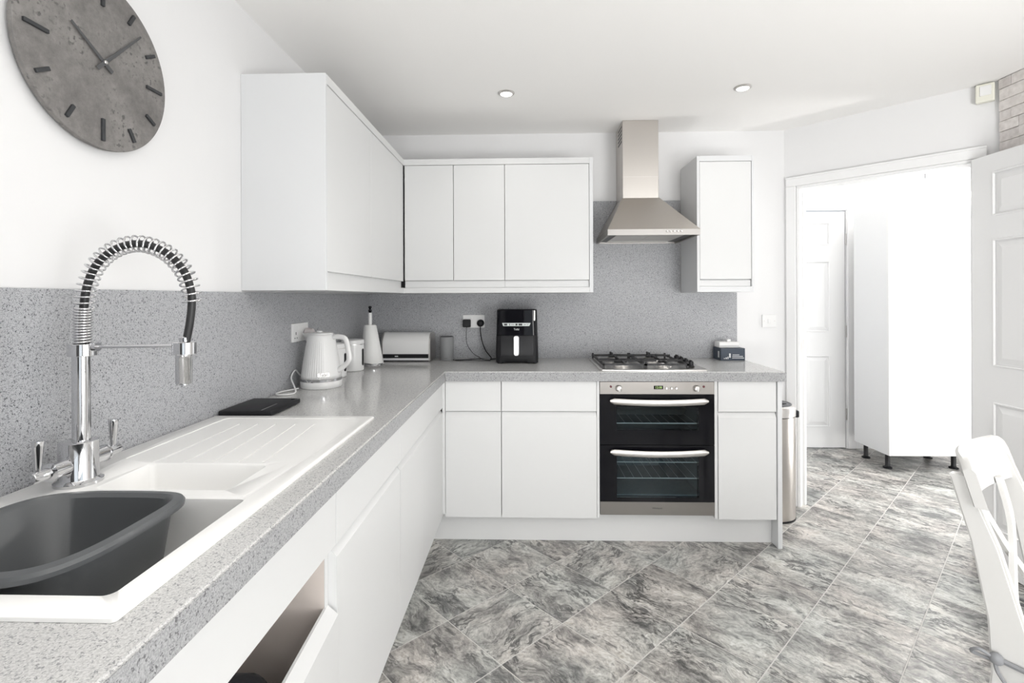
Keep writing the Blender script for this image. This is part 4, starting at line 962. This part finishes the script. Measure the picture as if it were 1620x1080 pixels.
g2 = box(-0.010, -0.03, 0.1122, 0.012, -0.008, 0.127, 0.002); bmesh.ops.transform(g2, matrix=Matrix.Translation((-0.012, 0, 0)) @ MB_, verts=g2.verts[:]); obj('knob', g2, WHITEP, t)

# ================================================================== bin
t = thing('waste_bin', 'tall brushed steel touch bin with charcoal lid beside the base units', 'bin', (2.487, -0.165, 0))
bx, by, br = 2.487, -0.165, 0.133
obj('bin_body', lathe([(0, 0.012), (br, 0.012), (br, 0.602), (0, 0.602)], (bx, by, 0), 64), STEEL, t, True)
obj('bottom_ring', lathe([(0, 0.0005), (br+0.001, 0.0005), (br+0.001, 0.0118), (0, 0.0118)], (bx, by, 0), 64), BLACKP, t, True)
obj('seal', lathe([(0, 0.6022), (br-0.003, 0.6022), (br-0.003, 0.6068), (0, 0.6068)], (bx, by, 0), 64), BLACKP, t, True)
obj('lid_ring', lathe([(0, 0.607), (br+0.002, 0.607), (br+0.002, 0.650), (br-0.004, 0.662), (br-0.016, 0.667), (0, 0.667)], (bx, by, 0), 64), SATIN, t, True)
ld = obj('lid', lathe([(0, 0.6672), (br-0.018, 0.6672), (br-0.020, 0.671), (br-0.030, 0.672), (br-0.032, 0.670), (br-0.036, 0.670), (br-0.040, 0.675), (0, 0.681)], (bx, by, 0), 64), GREYTOP, t, True)
obj('finger_dimple', box(bx+0.02, by-0.075, 0.676, bx+0.06, by-0.062, 0.6795, 0.002), BLACKP, ld)
obj('latch', box(bx+br-0.006, by-0.03, 0.585, bx+br+0.026, by+0.03, 0.627, 0.008, 2), BLACKM, t)
# ================================================================== tall hall cabinet
t = thing('tall_cabinet', 'tall plain white cupboard on black legs seen through the doorway', 'cabinet', (4.01, 0.76, 0))
obj('carcass', box(3.711, 0.586, 0.12, 4.311, 0.957, 2.073), CABEND, t)
obj('door', box(3.709, 0.5635, 0.121, 4.313, 0.5855, 2.074, 0.001), CAB, t)
for sx in (3.765, 4.255):
    for sy in (0.66, 0.90): 
        obj('leg', lathe([(0.030, 0.0005), (0.030, 0.010), (0.020, 0.014), (0.016, 0.02), (0.016, 0.105), (0.03, 0.108), (0.03, 0.1198), (0, 0.1198)], (sx, sy, 0), 16), BLACKP, t, True)
# hall ceiling spot lamp
t = thing('ceiling_spotlight', 'small chrome ceiling spotlight bar seen through the doorway', 'spotlight', (4.27, 0.93, H))
obj('ceiling_rose', lathe([(0.0, -0.0005), (0.045, -0.0005), (0.045, -0.014), (0.03, -0.02), (0, -0.02)][::-1], (4.27, 0.93, H), 24), WHITEP, t, True)
obj('stem', tube([(4.27, 0.93, H-0.019), (4.255, 0.92, H-0.055)], 0.006, 8), CHROME, t, True)
obj('lamp_head', lathe([(0.016, 0.0), (0.026, 0.05), (0.022, 0.05), (0.0, 0.012)], (4.255, 0.915, H-0.105), 20), CHROME, t, True)
obj('side_arm', tube([(4.255, 0.92, H-0.05), (4.37, 0.90, H-0.045)], 0.005, 8), WHITEP, t, True)

# ================================================================== chair
r = Vector((0.819, 0.573, 0)).normalized(); f = Vector((0.573, -0.819, 0)).normalized()
CO = Vector((2.298, -1.947, 0))
yaw = math.atan2(r.y, r.x)
# local: X = r (near -> far), -Y = front
t = thing('dining_chair', 'white painted dining chair with curved top rail and crossed back slats at right edge', 'chair', CO, rotz=yaw)
HWc = 0.1715
def post(sx):
    L = []
    for (v, w, dv) in ((-0.115, 0.0, 0.036), (-0.075, 0.20, 0.042), (-0.035, 0.43, 0.074), (-0.045, 0.55, 0.066), (-0.082, 0.72, 0.050), (-0.128, 0.862, 0.034), (-0.131, 0.872, 0.028)):
        hu = 0.0115
        L.append([(sx-hu, -(v-dv/2), w), (sx+hu, -(v-dv/2), w), (sx+hu, -(v+dv/2), w), (sx-hu, -(v+dv/2), w)])
    q = loft(L); bmesh.ops.bevel(q, geom=[e for e in q.edges if abs((e.verts[0].co-e.verts[1].co).z) > 0.01], offset=0.004, segments=2, affect='EDGES')
    return q
for sx in (-HWc, HWc): obj('rear_post', post(sx), CHAIRW, t, True, local=True)
# curved top rail (concave to the sitter)
L = []
n = 22
for i in range(n+1):
    s = -1+2*i/n; u = s*(HWc+0.020)
    vb = -0.158+(0.029 if s > 0 else 0.052)*s*s
    e = abs(s)
    top = 0.912-(0.030*max(0, (e-0.82)/0.18)**2 if s > 0 else 0.020*max(0, (e-0.8)/0.2)**2); bot = 0.806-0.006*(1-s*s)+0.0
    tl = 0.018
    L.append([(u, -(vb+0.012+0.022), bot), (u, -(vb+0.012), top-0.006), (u, -(vb+0.006), top), (u, -(vb-0.006), top), (u, -(vb-0.012), top-0.006), (u, -(vb-0.012+0.022), bot)])
obj('top_rail', loft(L), CHAIRW, t, True, local=True)
# crossed slats
def pv(w):                                # depth of the post line at height w
    T = ((0.43, -0.035), (0.55, -0.045), (0.72, -0.082), (0.862, -0.128))
    for (a, va), (b, vb_) in zip(T, T[1:]):
        if w <= b: return va+(vb_-va)*(w-a)/(b-a)
    return T[-1][1]
for sg in (-1, 1):
    L = []
    for i in range(15):
        q = i/14; w = 0.455+0.362*q; u = sg*(-0.135+0.225*q)-sg*0.022*math.sin(2*PI*q); v = pv(w)-0.006+sg*0.004
        L.append([(u-0.015, -(v+0.005), w), (u+0.015, -(v+0.005), w), (u+0.015, -(v-0.005), w), (u-0.015, -(v-0.005), w)])
    obj('cross_slat', loft(L), CHAIRW, t, True, local=True)
obj('lower_rail', box(-HWc+0.012, 0.020, 0.450, HWc-0.012, 0.042, 0.500, 0.003), CHAIRW, t, True, local=True)
obj('seat', loft([[(a, b, z) for a, b in rrect(-0.205+e, -0.40+e, 0.205-e, 0.005-e, 0.03, 4)] for e, z in ((0.004, 0.428), (0, 0.432), (0, 0.444), (0.004, 0.448))]), CHAIRW, t, True, local=True)
for sx in (-0.175, 0.175):
    obj('front_leg', loft([[(sx-h, -0.372-h, z), (sx+h, -0.372-h, z), (sx+h, -0.372+h, z), (sx-h, -0.372+h, z)] for h, z in ((0.014, 0.0), (0.019, 0.427))]), CHAIRW, t, local=True)
    obj('side_rail', box(sx-0.009, -0.355, 0.38, sx+0.009, 0.012, 0.427), CHAIRW, t, local=True)
obj('front_rail', box(-0.156, -0.381, 0.38, 0.156, -0.363, 0.427), CHAIRW, t, local=True)
obj('stretcher', box(-0.165, 0.045, 0.24, 0.165, 0.063, 0.265), CHAIRW, t, local=True)
# seat cushion with ribbon ties
t = thing('seat_cushion', 'white seat cushion tied with grey ribbon to the dining chair post', 'cushion', CO+Vector((0, 0, 0.449)), rotz=yaw)
L = []
for e, z in ((0.03, 0.0), (0.008, 0.014), (0.0, 0.036), (0.008, 0.060), (0.03, 0.076), (0.09, 0.084)):
    L.append([(a, b, z) for a, b in rrect(-0.200+e, -0.39+e, 0.200-e, 0.004-e, 0.05, 6)])
obj('cushion_pad', loft(L), CLOTHW, t, 'all', local=True)
for sx in (-HWc, HWc):
    rb = NB()
    z = 0.018
    lp_ = [(sx-0.0165, -0.020, z), (sx-0.0165, 0.035, z+0.002), (sx-0.0165, 0.066, z+0.004), (sx, 0.0685, z+0.004), (sx+0.0165, 0.066, z+0.002), (sx+0.0165, 0.03, z), (sx+0.0165, -0.012, z), (sx, -0.0165, z)]
    Lr = []
    for (a, b, c) in lp_: Lr.append((a, b, c))
    for i in range(len(Lr)):
        p, q = Lr[i], Lr[(i+1) % len(Lr)]
        tube([p, q], 0.006, 6, bm=rb)
    kn = NB(); bmesh.ops.create_icosphere(kn, subdivisions=2, radius=0.014); bmesh.ops.transform(kn, matrix=Matrix.Translation((sx-0.020, 0.060, z+0.004)), verts=kn.verts[:]); join(rb, kn)
    tube(smooth_path([(sx-0.022, 0.064, z+0.004), (sx-0.040, 0.085, z+0.020), (sx-0.034, 0.100, z+0.004), (sx-0.024, 0.070, z)], 5), 0.004, 6, bm=rb)
    tube(smooth_path([(sx-0.024, 0.062, z), (sx-0.030, 0.055, z-0.02), (sx-0.026, 0.040, z-0.045)], 5), 0.004, 6, bm=rb)
    obj('ribbon_tie', rb, RIBBON, t, True, local=True, label='grey ribbon tie knotted round the chair post')
